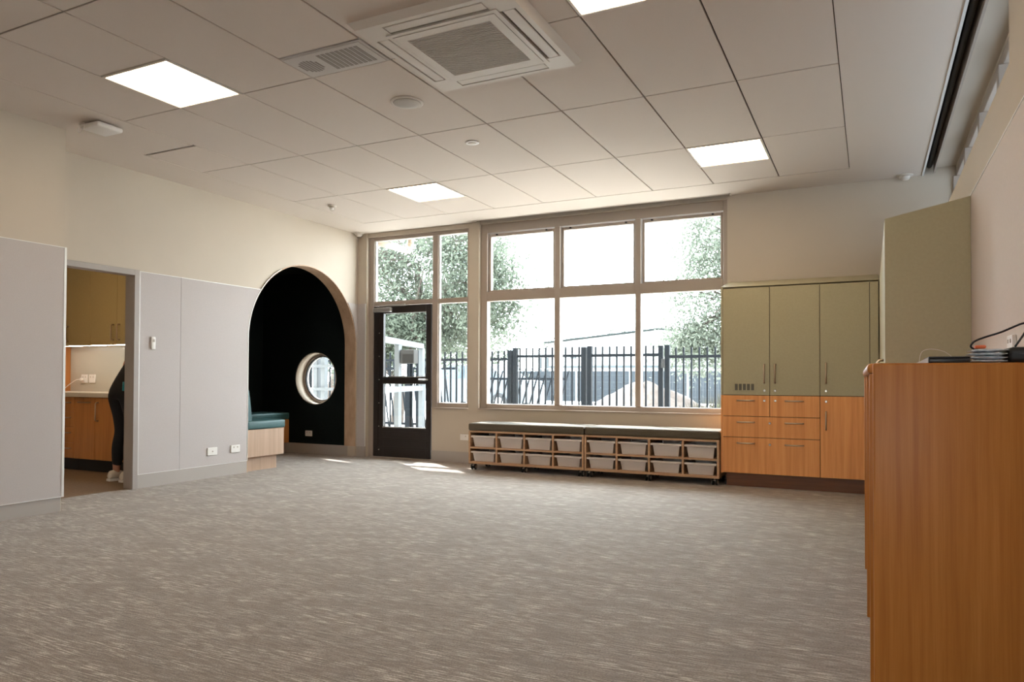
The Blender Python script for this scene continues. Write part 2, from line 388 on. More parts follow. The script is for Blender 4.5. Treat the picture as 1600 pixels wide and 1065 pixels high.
# --- left wall with doorway and arch
AC, AR, AZ = 6.7025, 0.9175, 1.44
def arch_poly(): return arc(AC, AZ, AR, 180, 0, 40)
wl = MB()
wl.box(XL - 0.12, XL, 3.33, 3.50, 0, H + 0.16)
wl.box(XL - 0.12, XL, 3.50, 4.455, 1.97, H + 0.16)
wl.box(XL - 0.12, XL, 4.455, AC - AR, 0, AZ)
poly = [(4.455, AZ)] + arch_poly() + [(YW, AZ), (YW, H + 0.16), (4.455, H + 0.16)]
wl.prism(poly, 'x', XL - 0.12, XL)
wl.box(XL - 0.12, XL, AC + AR, YW, 0, AZ)
wall_left = struct('wall_left', wl, 'paint', 'pale painted left wall with the doorway and the arched nook')
# black inner face of the nook front wall
bk = MB(); bk.box(XL - 0.165, XL - 0.121, 5.745, AC - AR, 0, AZ); bk.prism([(5.745, AZ)] + arch_poly() + [(YW, AZ), (YW, 2.45), (5.745, 2.45)], 'x', XL - 0.165, XL - 0.121)
bk.build('nook_lining', 'black_fabric', wall_left)
# plywood arch lining
ring = [(AC - AR, 0.0)] + arch_poly() + [(AC + AR, 0.135)]
inner = [(AC - AR + 0.012, 0.0)] + arc(AC, AZ, AR - 0.012, 180, 0, 40) + [(AC + AR - 0.012, 0.135)]
lin = MB(); n = len(ring)
for a, b in zip(range(n - 1), range(1, n)):
    lin.prism([ring[a], ring[b], inner[b], inner[a]], 'x', XL - 0.165, XL + 0.006)
struct('trim_3', lin, 'ply', 'plywood lining around the edge of the arched nook opening', 'trim')
trim_arch = MB(); r0 = AR; 
o1 = [(AC - AR - 0.004, 0.135)] + arc(AC, AZ, AR + 0.004, 180, 118, 20); i1 = [(AC - AR, 0.135)] + arc(AC, AZ, AR, 180, 118, 20)
for a in range(len(o1) - 1): trim_arch.prism([o1[a], o1[a + 1], i1[a + 1], i1[a]], 'x', XL, XL + 0.016)
trim_arch.build('panel_trim', 'panel_trim', wall_left)
# acoustic panels of the left wall
zt, zb = 1.985, 0.13
def dy(z): return math.sqrt(max(0, (AR + 0.004) ** 2 - (z - AZ) ** 2))
for (a, b, kind) in ((4.482, 4.925, 0), (4.929, None, 1), (None, YW, 2)):
    if kind == 0: pl = [(a, zb), (b, zb), (b, zt), (a, zt)]
    elif kind == 1:
        zs = [AZ + (zt - AZ) * i / 12 for i in range(13)]
        pl = [(a, zb), (AC - AR - 0.004, zb)] + [(AC - dy(z), z) for z in zs] + [(a, zt)]
    else:
        zs = [AZ + 0.05 + (zt - AZ - 0.05) * i / 12 for i in range(13)]
        pl = [(YW, AZ + 0.05), (YW, zt)] + [(AC + dy(z), z) for z in reversed(zs)]
    q = MB().prism(pl, 'x', XL, XL + 0.012).build('acoustic_panel', 'acoustic', wall_left)
    if kind == 0:
        bx(XL, XL + 0.015, 4.477, 4.482, zb, zt + 0.004).box(XL, XL + 0.015, 4.477, b, zt, zt + 0.004).box(XL, XL + 0.015, 4.477, b, zb - 0.004, zb).build('panel_trim', 'panel_trim', q)
    if kind == 1:
        bx(XL, XL + 0.015, a, AC - dy(zt), zt, zt + 0.004).box(XL, XL + 0.015, a, AC - AR, zb - 0.004, zb).build('panel_trim', 'panel_trim', q)
# near-left wall
wn = MB().box(XN - 0.12, XN, YB, 3.46, 0, H + 0.16).box(XL - 0.12, XN - 0.12, 3.33, 3.46, 0, H + 0.16)
wall_near = struct('wall_left_near', wn, 'paint', 'projecting pale wall at the left edge nearest the camera')
pn = bx(XN, XN + 0.014, 0.55, 3.452, 0.115, 1.995).build('acoustic_panel', 'acoustic', wall_near)
bx(XN - 0.004, XN + 0.017, 3.452, 3.470, 0.110, 2.0).box(XN, XN + 0.017, 0.55, 3.452, 1.995, 2.0).box(XN, XN + 0.017, 0.55, 3.452, 0.110, 0.115).build('panel_trim', 'panel_trim', pn)
pn2 = bx(XN, XN + 0.014, YB, 0.546, 0.115, 1.995).build('acoustic_panel', 'acoustic', wall_near)
# right wall with clerestory
wr = MB()
wr.box(XR, 0.9, YB, YW, 0, 2.25)
wr.box(XR, 0.9, YB, 3.39, 2.25, H + 0.16)
wr.box(0.70, 0.9, 3.39, YW, 2.93, H + 0.16)
wr.box(0.55, 0.70, 3.39, YW, 2.955, H + 0.16)
wall_right = struct('wall_right', wr, 'paint', 'pale right wall below the high clerestory window')
pr = bx(XR - 0.012, XR, 0.9, YW - 0.5, 0.13, 1.985).build('pinboard_panel', 'pinboard', wall_right)
bx(XR - 0.015, XR, 0.9, YW - 0.5, 1.985, 1.99).build('panel_trim', 'panel_trim', pr)
mat('bounce_wall', (0.80, 0.74, 0.66), 0.7)  # back wall whitened to bounce more light into the room
wb_ = bx(XN - 0.2, -1.9, YB - 0.12, YB, 0, H + 0.16).box(-0.3, 0.9, YB - 0.12, YB, 0, H + 0.16).box(-1.9, -0.3, YB - 0.12, YB, 0, 0.85).box(-1.9, -0.3, YB - 0.12, YB, 2.35, H + 0.16)
struct('wall_back', wb_, 'bounce_wall', 'wall behind the camera, whitened to bounce light, with an added window')
# baseboards
struct('baseboard_left', bx(XL, XL + 0.010, 4.482, AC - AR - 0.004, 0, 0.126), 'skirting', 'taupe skirting board along the left wall', 'baseboard')
struct('baseboard_near', bx(XN, XN + 0.006, YB, 3.45, 0, 0.110), 'skirting', 'taupe skirting board under the near left wall panel', 'baseboard')
struct('baseboard_nook', bx(-7.68, -5.88, YW - 0.012, YW, 0, 0.132), 'skirting', 'taupe skirting board under the black wall and beside the glazed door', 'baseboard')
struct('baseboard_window', bx(-4.87, -1.29, YW - 0.010, YW, 0, 0.132), 'skirting', 'taupe skirting board below the main window', 'baseboard')
struct('baseboard_right', bx(XR - 0.012, XR, YB, 2.6, 0, 0.12), 'skirting', 'taupe skirting board along the right wall', 'baseboard')

# --- window assemblies
def frame_box(parent, name, *a): return bx(*a, bev=0.004).build(name, 'frame', parent)
F0, F1, GY = 7.712, 7.80, 7.755
w1 = thing('window_1', 'large six-pane window with taupe frames over the storage benches', 'window', (-2.76, GY, 0.65), kind='structure')
frame_box(w1, 'jamb', -4.215, -4.130, F0, F1, 0.65, 2.87)
frame_box(w1, 'jamb', -1.362, -1.313, F0, F1, 0.65, 2.87)
frame_box(w1, 'sill', -4.13, -1.362, F0, F1, 0.65, 0.716)
frame_box(w1, 'transom', -4.13, -1.362, F0 - 0.004, F1, 1.945, 2.055)
frame_box(w1, 'head', -4.13, -1.362, F0, F1, 2.765, 2.87)
frame_box(w1, 'mullion', -3.253, -3.185, F0 - 0.006, F1, 0.716, 2.765)
frame_box(w1, 'mullion', -2.298, -2.237, F0 - 0.006, F1, 0.716, 2.765)
bx(-4.215, -1.313, YW - 0.012, F0, 0.648, 0.662).build('inner_sill', 'frame', w1)
for (a, b) in ((-4.130, -3.253), (-3.185, -2.298), (-2.237, -1.362)):
    bx(a, b, GY, GY + 0.006, 0.716, 1.945).build('pane', 'glass', w1)
    sash = MB(); y0, y1 = 7.745, 7.80; t = 0.034
    sash.box(a + 0.006, a + t, y0, y1, 2.06, 2.757, bev=0.003).box(b - t, b - 0.006, y0, y1, 2.06, 2.757, bev=0.003)
    sash.box(a + t, b - t, y0, y1, 2.06, 2.06 + 0.018, bev=0.003).box(a + t, b - t, y0, y1, 2.722, 2.757, bev=0.003)
    so = sash.build('awning_sash', 'frame', w1)
    bx(a + t, b - t, 7.775, 7.781, 2.078, 2.722).build('pane', 'glass', so)
    for q in (0.12, 0.86): bx(a + (b - a) * q, a + (b - a) * q + 0.022, y0 - 0.014, y0, 2.735, 2.75).build('stay', 'rubber', so)
w2 = thing('window_2', 'tall side and transom panes framed in taupe around the glazed door', 'window', (-5.1, GY, 0.65), kind='structure')
frame_box(w2, 'jamb', -5.878, -5.800, F0, F1, 0.0, 2.845)
frame_box(w2, 'jamb', -4.405, -4.355, F0, F1, 0.65, 2.845)
frame_box(w2, 'mullion', -4.905, -4.825, F0, F1, 0.0, 2.80)
frame_box(w2, 'head', -5.80, -4.405, F0, F1, 2.80, 2.845)
frame_box(w2, 'transom', -5.80, -4.905, F0, F1, 1.955, 2.012)
frame_box(w2, 'transom', -4.825, -4.405, F0, F1, 1.950, 2.010)
frame_box(w2, 'sill', -4.825, -4.405, F0, F1, 0.655, 0.718)
bx(-4.87, -4.355, YW - 0.010, F0, 0.645, 0.660).build('inner_sill', 'frame', w2)
for (a, b, c, d) in ((-5.80, -4.905, 2.012, 2.80), (-4.825, -4.405, 2.01, 2.80), (-4.825, -4.405, 0.718, 1.95)):
    bx(a, b, GY, GY + 0.006, c, d).build('pane', 'glass', w2)
for (a, c, d) in ((-4.825, 2.01, 2.80), (-4.825, 0.718, 1.95), (-5.80, 2.012, 2.80)):
    bx(a, a + 0.016, GY - 0.02, GY - 0.002, c, d).build('glazing_bead', 'panel_trim', w2)
bx(-4.89, -4.83, F0 - 0.002, F0, 0.95, 1.10).build('strike_plate', 'frame', w2)
# glazed door
d1 = thing('door_1', 'dark brown glazed single door with two panes and a closer', 'door', (-5.35, 7.72, 0), kind='structure')
y0, y1 = 7.705, 7.750
lf = MB()
lf.box(-5.793, -5.640, y0, y1, 0.012, 1.948, bev=0.003).box(-4.992, -4.917, y0, y1, 0.012, 1.948, bev=0.003)
lf.box(-5.64, -4.992, y0, y1, 1.850, 1.948, bev=0.003).box(-5.64, -4.992, y0, y1, 0.945, 1.042, bev=0.003).box(-5.64, -4.992, y0, y1, 0.012, 0.398, bev=0.003)
leaf = lf.build('door_leaf', 'door_dark', d1)
for zz in (0.335, 0.23, 0.115): bx(-5.70, -4.95, y0 - 0.004, y0 + 0.002, zz, zz + 0.03, bev=0.002).build('kick_rib', 'door_dark', leaf)
bx(-5.785, -5.712, y0 - 0.006, y0, 0.015, 1.945).build('hinge_cover', 'door_dark', leaf)
for zz in [0.1 + 0.3 * i for i in range(7)]: MB().lathe([(0.007, -0.010), (0.007, 0)], (-5.70, y0, zz), 'y', 8).build('rivet', 'steel', leaf)
for (c, d) in ((1.042, 1.850), (0.398, 0.945)):
    bx(-5.64, -4.992, 7.726, 7.732, c, d).build('pane', 'glass', leaf)
    bx(-5.645, -4.987, y0 - 0.003, y0 + 0.01, c - 0.012, c).box(-5.645, -4.987, y0 - 0.003, y0 + 0.01, d, d + 0.006).build('glazing_bead', 'silver', leaf)
cl = bx(-5.775, -5.50, 7.655, 7.703, 1.868, 1.925, bev=0.006).build('door_closer', 'silver', d1)
bx(-5.70, -5.30, 7.690, 7.712, 1.94, 1.965, bev=0.003).build('closer_arm', 'silver', cl)
hd = bx(-4.985, -4.925, 7.690, 7.704, 0.90, 1.09, bev=0.003).build('lock_plate', 'door_dark', d1)
MB().tube([(-4.955, 7.70, 1.0), (-4.955, 7.655, 1.0), (-4.965, 7.648, 1.0), (-5.06, 7.648, 1.0)], 0.010, 8).build('lever_handle', 'silver', hd)
bx(-5.80, -4.90, 7.66, 7.80, 0, 0.011).build('threshold', 'frame', d1)
# porthole
w3 = thing('window_3', 'round porthole window in the black nook wall', 'window', (PC[0], 7.8, PC[1]), kind='structure')
def ringmb(r0, r1, y0, y1, n=48):
    m = MB(); o = 0
    for (r, y) in ((r0, y0), (r1, y0), (r1, y1), (r0, y1)):
        for k in range(n): a = 2 * PI * k / n; m.v.append((PC[0] + r * math.cos(a), y, PC[1] + r * math.sin(a)))
    for j in range(4):
        for k in range(n): m.f.append((j * n + k, j * n + (k + 1) % n, ((j + 1) % 4) * n + (k + 1) % n, ((j + 1) % 4) * n + k)); m.sm.append(True)
    return m
ringmb(0.342, 0.352, YW - 0.004, 7.90).build('reveal_lining', 'paint', w3)
ringmb(0.298, 0.342, 7.80, 7.86).build('frame_ring', 'frame', w3)
ringmb(0.292, 0.30, 7.795, 7.83).build('gasket', 'rubber', w3)
MB().lathe([(0.297, 0), (0.297, 0.006)], (PC[0], 7.83, PC[1]), 'y', 48).build('pane', 'glass', w3)
# clerestory
w4 = thing('window_4', 'high clerestory strip window with dark panes above the right wall', 'window', (0.75, 5.5, 2.25), kind='structure')
frame_box(w4, 'sill', 0.70, 0.80, 3.39, YW, 2.25, 2.31); frame_box(w4, 'head', 0.70, 0.80, 3.39, YW, 2.86, 2.93)
ys = [3.39, 4.23, 5.08, 5.93, 6.78, YW]
for i, yy in enumerate(ys): frame_box(w4, 'mullion', 0.675, 0.80, max(yy - 0.03, 3.39), min(yy + 0.03, YW), 2.31, 2.86)
for a, b in zip(ys[:-1], ys[1:]): bx(0.762, 0.768, a + 0.03, b - 0.03, 2.31, 2.86).build('pane', 'glass_clerestory', w4)
w5 = thing('fill_window', 'added two-pane window in the unseen wall behind the camera, for fill light', 'window', (-1.1, YB - 0.06, 0.85), kind='structure')  # unseen window, added to light the cabinet fronts and near bookcase
for a, b in ((-1.9, -1.85), (-1.13, -1.07), (-0.35, -0.3)): frame_box(w5, 'mullion', a, b, YB - 0.10, YB - 0.02, 0.85, 2.35)
frame_box(w5, 'sill', -1.9, -0.3, YB - 0.10, YB - 0.02, 0.85, 0.91); frame_box(w5, 'head', -1.9, -0.3, YB - 0.10, YB - 0.02, 2.29, 2.35)
for a, b in ((-1.85, -1.13), (-1.07, -0.35)): bx(a, b, YB - 0.063, YB - 0.057, 0.91, 2.29).build('pane', 'glass', w5)
rb = thing('roller_blind', 'rolled grey blind tube tucked in the ceiling slot by the clerestory', 'blind', (0.5, 5.5, 2.97))
MB().tube([(0.488, 3.42, 2.972), (0.488, 7.63, 2.972)], 0.022, 12).build('tube', 'grey_metal', rb)
bx(0.52, 0.535, 3.42, 7.63, 2.90, 3.02).build('fascia', 'frame', rb)
# kitchen doorway frame
d2 = thing('door_2', 'open doorway with grey frame leading to the kitchenette', 'doorway', (-6.05, 4.0, 0), kind='structure')
bx(-6.13, -6.002, 4.425, 4.477, 0, 1.995, bev=0.002).build('jamb', 'door_frame', d2)
bx(-6.13, -6.002, 3.47, 3.53, 0, 1.995, bev=0.002).build('jamb', 'door_frame', d2)
bx(-6.13, -6.002, 3.53, 4.425, 1.945, 1.995, bev=0.002).build('head', 'door_frame', d2)

# ================================================================== CEILING FITTINGS
names = ['square ceiling light panel on the left nearest the projecting wall', 'square ceiling light panel at the top edge right of the air conditioner',
         'square ceiling light panel in front of the glazed door', 'square ceiling light panel in front of the wall cabinets', 'square ceiling light panel behind the camera on the left', 'square ceiling light panel behind the camera on the right']
for (c, a, b), lab in zip(LIGHTS, names):
    x0, x1 = CX[c] + 0.004, CX[c + 1] - 0.004; a += 0.004; b -= 0.004
    t = thing('ceiling_light', lab, 'ceiling light', ((x0 + x1) / 2, (a + b) / 2, H), 'recessed ceiling light panels')
    f = MB(); e = 0.014
    f.box(x0, x0 + e, a, b, H - 0.004, H + 0.02).box(x1 - e, x1, a, b, H - 0.004, H + 0.02).box(x0 + e, x1 - e, a, a + e, H - 0.004, H + 0.02).box(x0 + e, x1 - e, b - e, b, H - 0.004, H + 0.02)
    f.build('frame', 'ac_white', t)
    bx(x0 + e, x1 - e, a + e, b - e, H + 0.002, H + 0.012).build('diffuser', 'led', t)
# air conditioner cassette
ac = thing('air_conditioner', 'white square ceiling cassette air conditioner with central grille', 'air conditioner', (-2.015, 3.555, 2.86))
cx, cy, hw = -2.015, 3.555, 0.485
def rect_ring(mb, cx, cy, h0, h1, z0, z1):
    mb.box(cx - h1, cx - h0, cy - h1, cy + h1, z0, z1).box(cx + h0, cx + h1, cy - h1, cy + h1, z0, z1)
    mb.box(cx - h0, cx + h0, cy - h1, cy - h0, z0, z1).box(cx - h0, cx + h0, cy + h0, cy + h1, z0, z1); return mb
pb = MB(); z0, z1 = 2.862, 2.9015; hb = hw; 
# outer panel as tapered ring
def taper(mb, h0, h1, hi, za, zb):   # sloped outer border h1@zb -> h0@za
    P = [(-1, -1), (1, -1), (1, 1), (-1, 1)]
    vs_ = [(cx + a * h1, cy + b * h1, zb) for a, b in P] + [(cx + a * h0, cy + b * h0, za) for a, b in P] + [(cx + a * hi, cy + b * hi, za) for a, b in P] + [(cx + a * hi, cy + b * hi, zb) for a, b in P]
    fs = []
    for j in range(3):
        for k in range(4): fs.append((j * 4 + k, j * 4 + (k + 1) % 4, (j + 1) * 4 + (k + 1) % 4, (j + 1) * 4 + k))
    for k in range(4): fs.append((12 + k, 12 + (k + 1) % 4, (k + 1) % 4, k))
    return mb.add(vs_, fs)
taper(pb, 0.455, hw, 0.425, 2.868, 2.9015).build('outer_border', 'ac_white', ac)
rect_ring(MB(), cx, cy, 0.338, 0.425, 2.884, 2.9010).build('air_channel', 'dark_hole', ac)
# corner blocks between the outlets
for sx in (-1, 1):
    for sy in (-1, 1):
        q = MB(); xs = sorted((cx + sx * 0.30, cx + sx * 0.425)); yy = sorted((cy + sy * 0.335, cy + sy * 0.425))
        q.box(*xs, *yy, 2.868, 2.884); xs2 = sorted((cx + sx * 0.335, cx + sx * 0.425)); yy2 = sorted((cy + sy * 0.30, cy + sy * 0.335)); q.box(*xs2, *yy2, 2.868, 2.884)
        q.build('corner_cover', 'ac_white', ac)
for k in range(4):
    q = MB(); L_ = 0.296
    if k == 0: q.box(cx - L_, cx + L_, cy + 0.352, cy + 0.416, 2.868, 2.876, bev=0.003)
    if k == 1: q.box(cx - L_, cx + L_, cy - 0.416, cy - 0.352, 2.868, 2.876, bev=0.003)
    if k == 2: q.box(cx + 0.352, cx + 0.416, cy - L_, cy + L_, 2.868, 2.876, bev=0.003)
    if k == 3: q.box(cx - 0.416, cx - 0.352, cy - L_, cy + L_, 2.868, 2.876, bev=0.003)
    q.build('louvre_flap', 'ac_white', ac)
rect_ring(MB(), cx, cy, 0.312, 0.337, 2.862, 2.9005).build('grille_surround', 'ac_white', ac)
gf = rect_ring(MB(), cx, cy, 0.255, 0.309, 2.860, 2.8995).build('grille_frame', 'ac_white', ac)
bx(cx - 0.255, cx + 0.255, cy - 0.255, cy + 0.255, 2.884, 2.890).build('filter', 'grille', gf)
sl = bx(-0.255, 0.255, -0.0045, 0.0045, -0.006, 0.006).build('slat', 'grille', gf); sl.location = Vector((cx, cy - 0.245, 2.868)) - ORG[ac.name]
sl.data.transform(Matrix.Translation(ORG[ac.name]))
for i in range(1, 32): inst(sl.data, 'slat', (cx, cy - 0.245 + i * 0.0158, 2.868), gf)
for i in (-1, 0, 1): bx(cx + i * 0.13 - 0.003, cx + i * 0.13 + 0.003, cy - 0.25, cy + 0.25, 2.867, 2.875).build('grille_rib', 'grille', gf)
# exhaust vent tile
vt = thing('ceiling_vent', 'half-tile ceiling exhaust grille with round and slotted openings', 'vent', (-2.845, 3.385, H))
x0, x1, a, b = CX[4] + 0.004, CX[5] - 0.004, 3.242, R1 - 0.004
bx(x0, x1, a, b, H - 0.001, H + 0.02, bev=0.002).build('plate', 'vent_grey', vt)
bx(x0 + 0.015, x1 - 0.015, a + 0.012, b - 0.012, H - 0.005, H - 0.0012, bev=0.0015).build('raised_cover', 'vent_grey', vt)
for i in range(9):
    u = x0 + 0.235 + i * 0.034; bx(u, u + 0.024, a + 0.045, b - 0.045, H - 0.0065, H - 0.0055).build('slot', 'slot_dark', vt)
for i in range(7):
    u = -0.063 + i * 0.021; hh = math.sqrt(max(0, 0.075 ** 2 - u * u)); bx(x0 + 0.115 + u - 0.007, x0 + 0.115 + u + 0.007, 3.39 - hh, 3.39 + hh, H - 0.0065, H - 0.0055).build('round_slot', 'slot_dark', vt)
# speaker, detectors
sp = thing('ceiling_speaker', 'round white ceiling speaker with grey mesh beside the air conditioner', 'speaker', (-2.838, 4.128, H))
MB().lathe([(0.112, 0.0), (0.112, -0.006), (0.104, -0.010), (0.094, -0.008)], (-2.838, 4.128, H + 0.001), 'z', 40).build('rim', 'sensor_white', sp)
MB().lathe([(0.094, -0.008), (0.090, -0.0115), (0.05, -0.014), (0.001, -0.015)], (-2.838, 4.128, H + 0.001), 'z', 40).build('mesh_cover', 'speaker_mesh', sp)
sd = thing('smoke_detector', 'small round white detector in the middle of the tiled ceiling', 'detector', (-2.85, 5.06, H))
MB().lathe([(0.056, 0), (0.056, -0.005), (0.048, -0.009)], (-2.85, 5.06, H + 0.001), 'z', 28).build('base', 'white_plastic', sd)
MB().lathe([(0.034, -0.009), (0.028, -0.013), (0.004, -0.014)], (-2.85, 5.06, H + 0.001), 'z', 20).build('dome', 'sensor_white', sd)
pr_ = thing('motion_sensor', 'white ceiling motion sensor with angled head left of the door light', 'sensor', (-5.28, 6.26, H))
MB().lathe([(0.048, 0), (0.048, -0.010), (0.040, -0.016)], (-5.28, 6.26, H + 0.001), 'z', 24).build('base', 'sensor_white', pr_)
MB().tube([(-5.28, 6.26, H - 0.015), (-5.26, 6.24, H - 0.045)], 0.028, 14).build('head', 'sensor_white', pr_)
bx(-5.255, -5.225, 6.20, 6.235, H - 0.058, H - 0.03, bev=0.005).build('lens', 'white_plastic', pr_)
for (px, py, lab) in ((-5.955, 7.585, 'half-dome corner sensor above the left of the glazed door'), (0.29, 7.585, 'half-dome corner sensor at the ceiling near the clerestory')):
    t = thing('corner_sensor', lab, 'sensor', (px, py, H), 'dome sensors on the ceiling by the end wall')
    MB().lathe([(0.068, 0), (0.066, -0.008), (0.055, -0.012)], (px, py, H), 'z', 24).build('base', 'sensor_white', t)
    MB().lathe([(0.050, -0.012), (0.046, -0.030), (0.030, -0.046), (0.006, -0.052)], (px, py, H), 'z', 24).build('dome', 'sensor_white', t)
ap = thing('access_point', 'white wireless access point with a looped cable near the projecting wall', 'access point', (-5.14, 3.50, H))
px, py = -5.14, 3.50
bx(px - 0.105, px + 0.105, py - 0.105, py + 0.105, H - 0.052, H - 0.016, bev=0.016, seg=3).build('housing', 'white_plastic', ap)
bx(px - 0.06, px + 0.06, py - 0.06, py + 0.06, H - 0.018, H).build('bracket', 'grille', ap)
bx(px - 0.13, px - 0.06, py - 0.09, py - 0.05, H - 0.016, H, bev=0.003).build('cable_plate', 'sensor_white', ap)
MB().tube([(px - 0.06 + 0.035 * math.cos(q), py - 0.115 + 0.012 * math.sin(q), H - 0.045 + 0.05 * math.sin(q)) for q in [PI + PI * i / 14 for i in range(15)]], 0.003, 6).build('cable_loop', 'cable_white', ap)

# ================================================================== WALL FITTINGS
def socket(face, c, w_, h_, lab, dots, two=True):
    t = thing('wall_socket', lab, 'socket', c, 'white wall sockets'); x, y, z = c; d = 0.014
    if face == 'x':
        bx(x, x + d, y - w_ / 2, y + w_ / 2, z - h_ / 2, z + h_ / 2, bev=0.003).build('plate', 'white_plastic', t)
        for (u, v) in dots: bx(x + d, x + d + 0.003, y + u - 0.006, y + u + 0.006, z + v - 0.007, z + v + 0.007).build('switch', 'grille', t)
    elif face == '-x':
        bx(x - d, x, y - w_ / 2, y + w_ / 2, z - h_ / 2, z + h_ / 2, bev=0.003).build('plate', 'white_plastic', t)
        for (u, v) in dots: bx(x - d - 0.003, x - d, y + u - 0.006, y + u + 0.006, z + v - 0.007, z + v + 0.007).build('switch', 'grille', t)
    else:
        bx(x - w_ / 2, x + w_ / 2, y - d, y, z - h_ / 2, z + h_ / 2, bev=0.003).build('plate', 'white_plastic', t)
        for (u, v) in dots: bx(x + u - 0.006, x + u + 0.006, y - d - 0.003, y - d, z + v - 0.007, z + v + 0.007).build('switch', 'grille', t)
    return t
XP = XL + 0.012
socket('x', (XP, 5.313, 0.268), 0.122, 0.078, 'white data outlet with one port low on the grey left wall panel', [(0, 0)])
socket('x', (XP, 5.612, 0.270), 0.122, 0.078, 'white double power socket low on the left wall nearest the arch', [(-0.025, 0.018), (0.025, 0.018)])
socket('y', (-6.825, YW, 0.27), 0.115, 0.075, 'white socket low on the black nook wall under the porthole', [(-0.025, 0.015), (0.025, 0.015)])
socket('y', (-4.40, YW, 0.31), 0.115, 0.075, 'white socket between the glazed door and the storage bench', [(0.02, 0.012)])
socket('-x', (XR - 0.012, 3.25, 1.143), 0.115, 0.075, 'white socket on the right wall above the low bookcase', [(-0.025, 0.015), (0.025, 0.015)])
rm = thing('wall_controller', 'small oval white remote holder on the left wall beside the doorway', 'controller', (XP, 4.618, 1.335))
MB().box(XP, XP + 0.018, 4.594, 4.642, 1.275, 1.395, bev=0.010, seg=3).build('body', 'white_plastic', rm)
bx(XP + 0.018, XP + 0.021, 4.607, 4.629, 1.345, 1.372, bev=0.001).build('screen', 'grille', rm)

# ================================================================== STORAGE CABINET (far right)
def d_handle(mb, p0, p1, out, r=0.0072):
    p0, p1, o = Vector(p0), Vector(p1), Vector(out); e = (p1 - p0).normalized() * 0.012
    return mb.tube([p0, p0 + o * 0.7, p0 + o + e, p1 + o - e, p1 + o * 0.7, p1], r, 8)
sc = thing('storage_cabinet', 'built-in cabinet with olive upper doors and timber drawers beside the window', 'cabinet', (-0.62, 7.4, 0))
FY = 7.17; bk_ = YW - 0.003
bx(-1.272, 0.066, FY + 0.02, bk_, 0.125, 0.868).build('carcass', 'carcass_gap_shade', sc)
cu = bx(-1.272, 0.066, FY + 0.02, bk_, 0.868, 1.885).build('upper_carcass', 'carcass_gap_shade', sc)
MB().prism([(FY, 1.885), (FY, 1.902), (bk_, 2.008), (bk_, 1.885)], 'x', -1.274, 0.066).build('sloped_top', 'olive', sc)
MB().prism([(FY - 0.002, 0.868), (FY - 0.002, 1.903), (bk_, 2.010), (bk_, 0.868)], 'x', -1.290, -1.274).build('end_panel', 'olive', sc)
bx(-1.290, -1.272, FY - 0.002, bk_, 0.125, 0.867).build('end_panel', 'timber', sc)
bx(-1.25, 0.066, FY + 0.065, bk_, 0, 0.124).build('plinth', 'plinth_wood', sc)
gp = 0.0026
def front(x0, x1, z0, z1, m, nm): return bx(x0 + gp, x1 - gp, FY, FY + 0.018, z0 + gp, z1 - gp, bev=0.001).build(nm, m, sc)
def lock(par, x, z): MB().lathe([(0.011, 0), (0.011, -0.004), (0.008, -0.006)], (x, FY, z), 'y', 14).build('lock', 'steel', par)
def vh(par, x, z0, z1): d_handle(MB(), (x, FY, z0), (x, FY, z1), (0, -0.034, 0)).build('handle', 'brass_steel', par)
def hh_(par, x0, x1, z): d_handle(MB(), (x0, FY, z), (x1, FY, z), (0, -0.034, 0)).build('handle', 'brass_steel', par)
X = [-1.274, -0.846, -0.413, -0.006, 0.066]
do = front(X[0], X[1], 0.868, 1.9, 'olive', 'door'); vh(do, -0.893, 0.985, 1.155); lock(do, -0.893, 0.912)
vg = bx(-1.18, -0.965, FY - 0.004, FY, 0.905, 0.985, bev=0.001).build('vent_grille', 'olive', do)
for i in range(5): bx(-1.16 + i * 0.037, -1.16 + i * 0.037 + 0.026, FY - 0.006, FY - 0.0035, 0.915, 0.975).build('vent_slot', 'olive_dark', do)
do = front(X[1], X[2], 0.868, 1.9, 'olive', 'door'); vh(do, -0.797, 0.985, 1.155); lock(do, -0.797, 0.912)
do = front(X[2], X[3], 0.868, 1.9, 'olive', 'door'); vh(do, -0.362, 0.985, 1.165); lock(do, -0.362, 0.915)
front(X[3], X[4], 0.868, 1.9, 'olive', 'filler')
dr = front(X[0], X[1], 0.668, 0.868, 'timber', 'drawer'); hh_(dr, -1.137, -0.985, 0.818); lock(dr, -0.893, 0.818)
dr = front(X[1], X[2], 0.668, 0.868, 'timber', 'drawer'); hh_(dr, -0.708, -0.555, 0.818); lock(dr, -0.797, 0.818)
dr = front(X[0], X[2], 0.470, 0.668, 'timber', 'drawer'); hh_(dr, -1.137, -0.985, 0.614); hh_(dr, -0.708, -0.555, 0.614); lock(dr, -0.846, 0.608)
dr = front(X[0], X[2], 0.128, 0.470, 'timber', 'drawer'); hh_(dr, -1.137, -0.985, 0.416); hh_(dr, -0.708, -0.555, 0.412); lock(dr, -0.846, 0.408)
do = front(X[2], 0.066, 0.128, 0.868, 'timber', 'door'); vh(do, -0.362, 0.565, 0.725); lock(do, -0.362, 0.818)

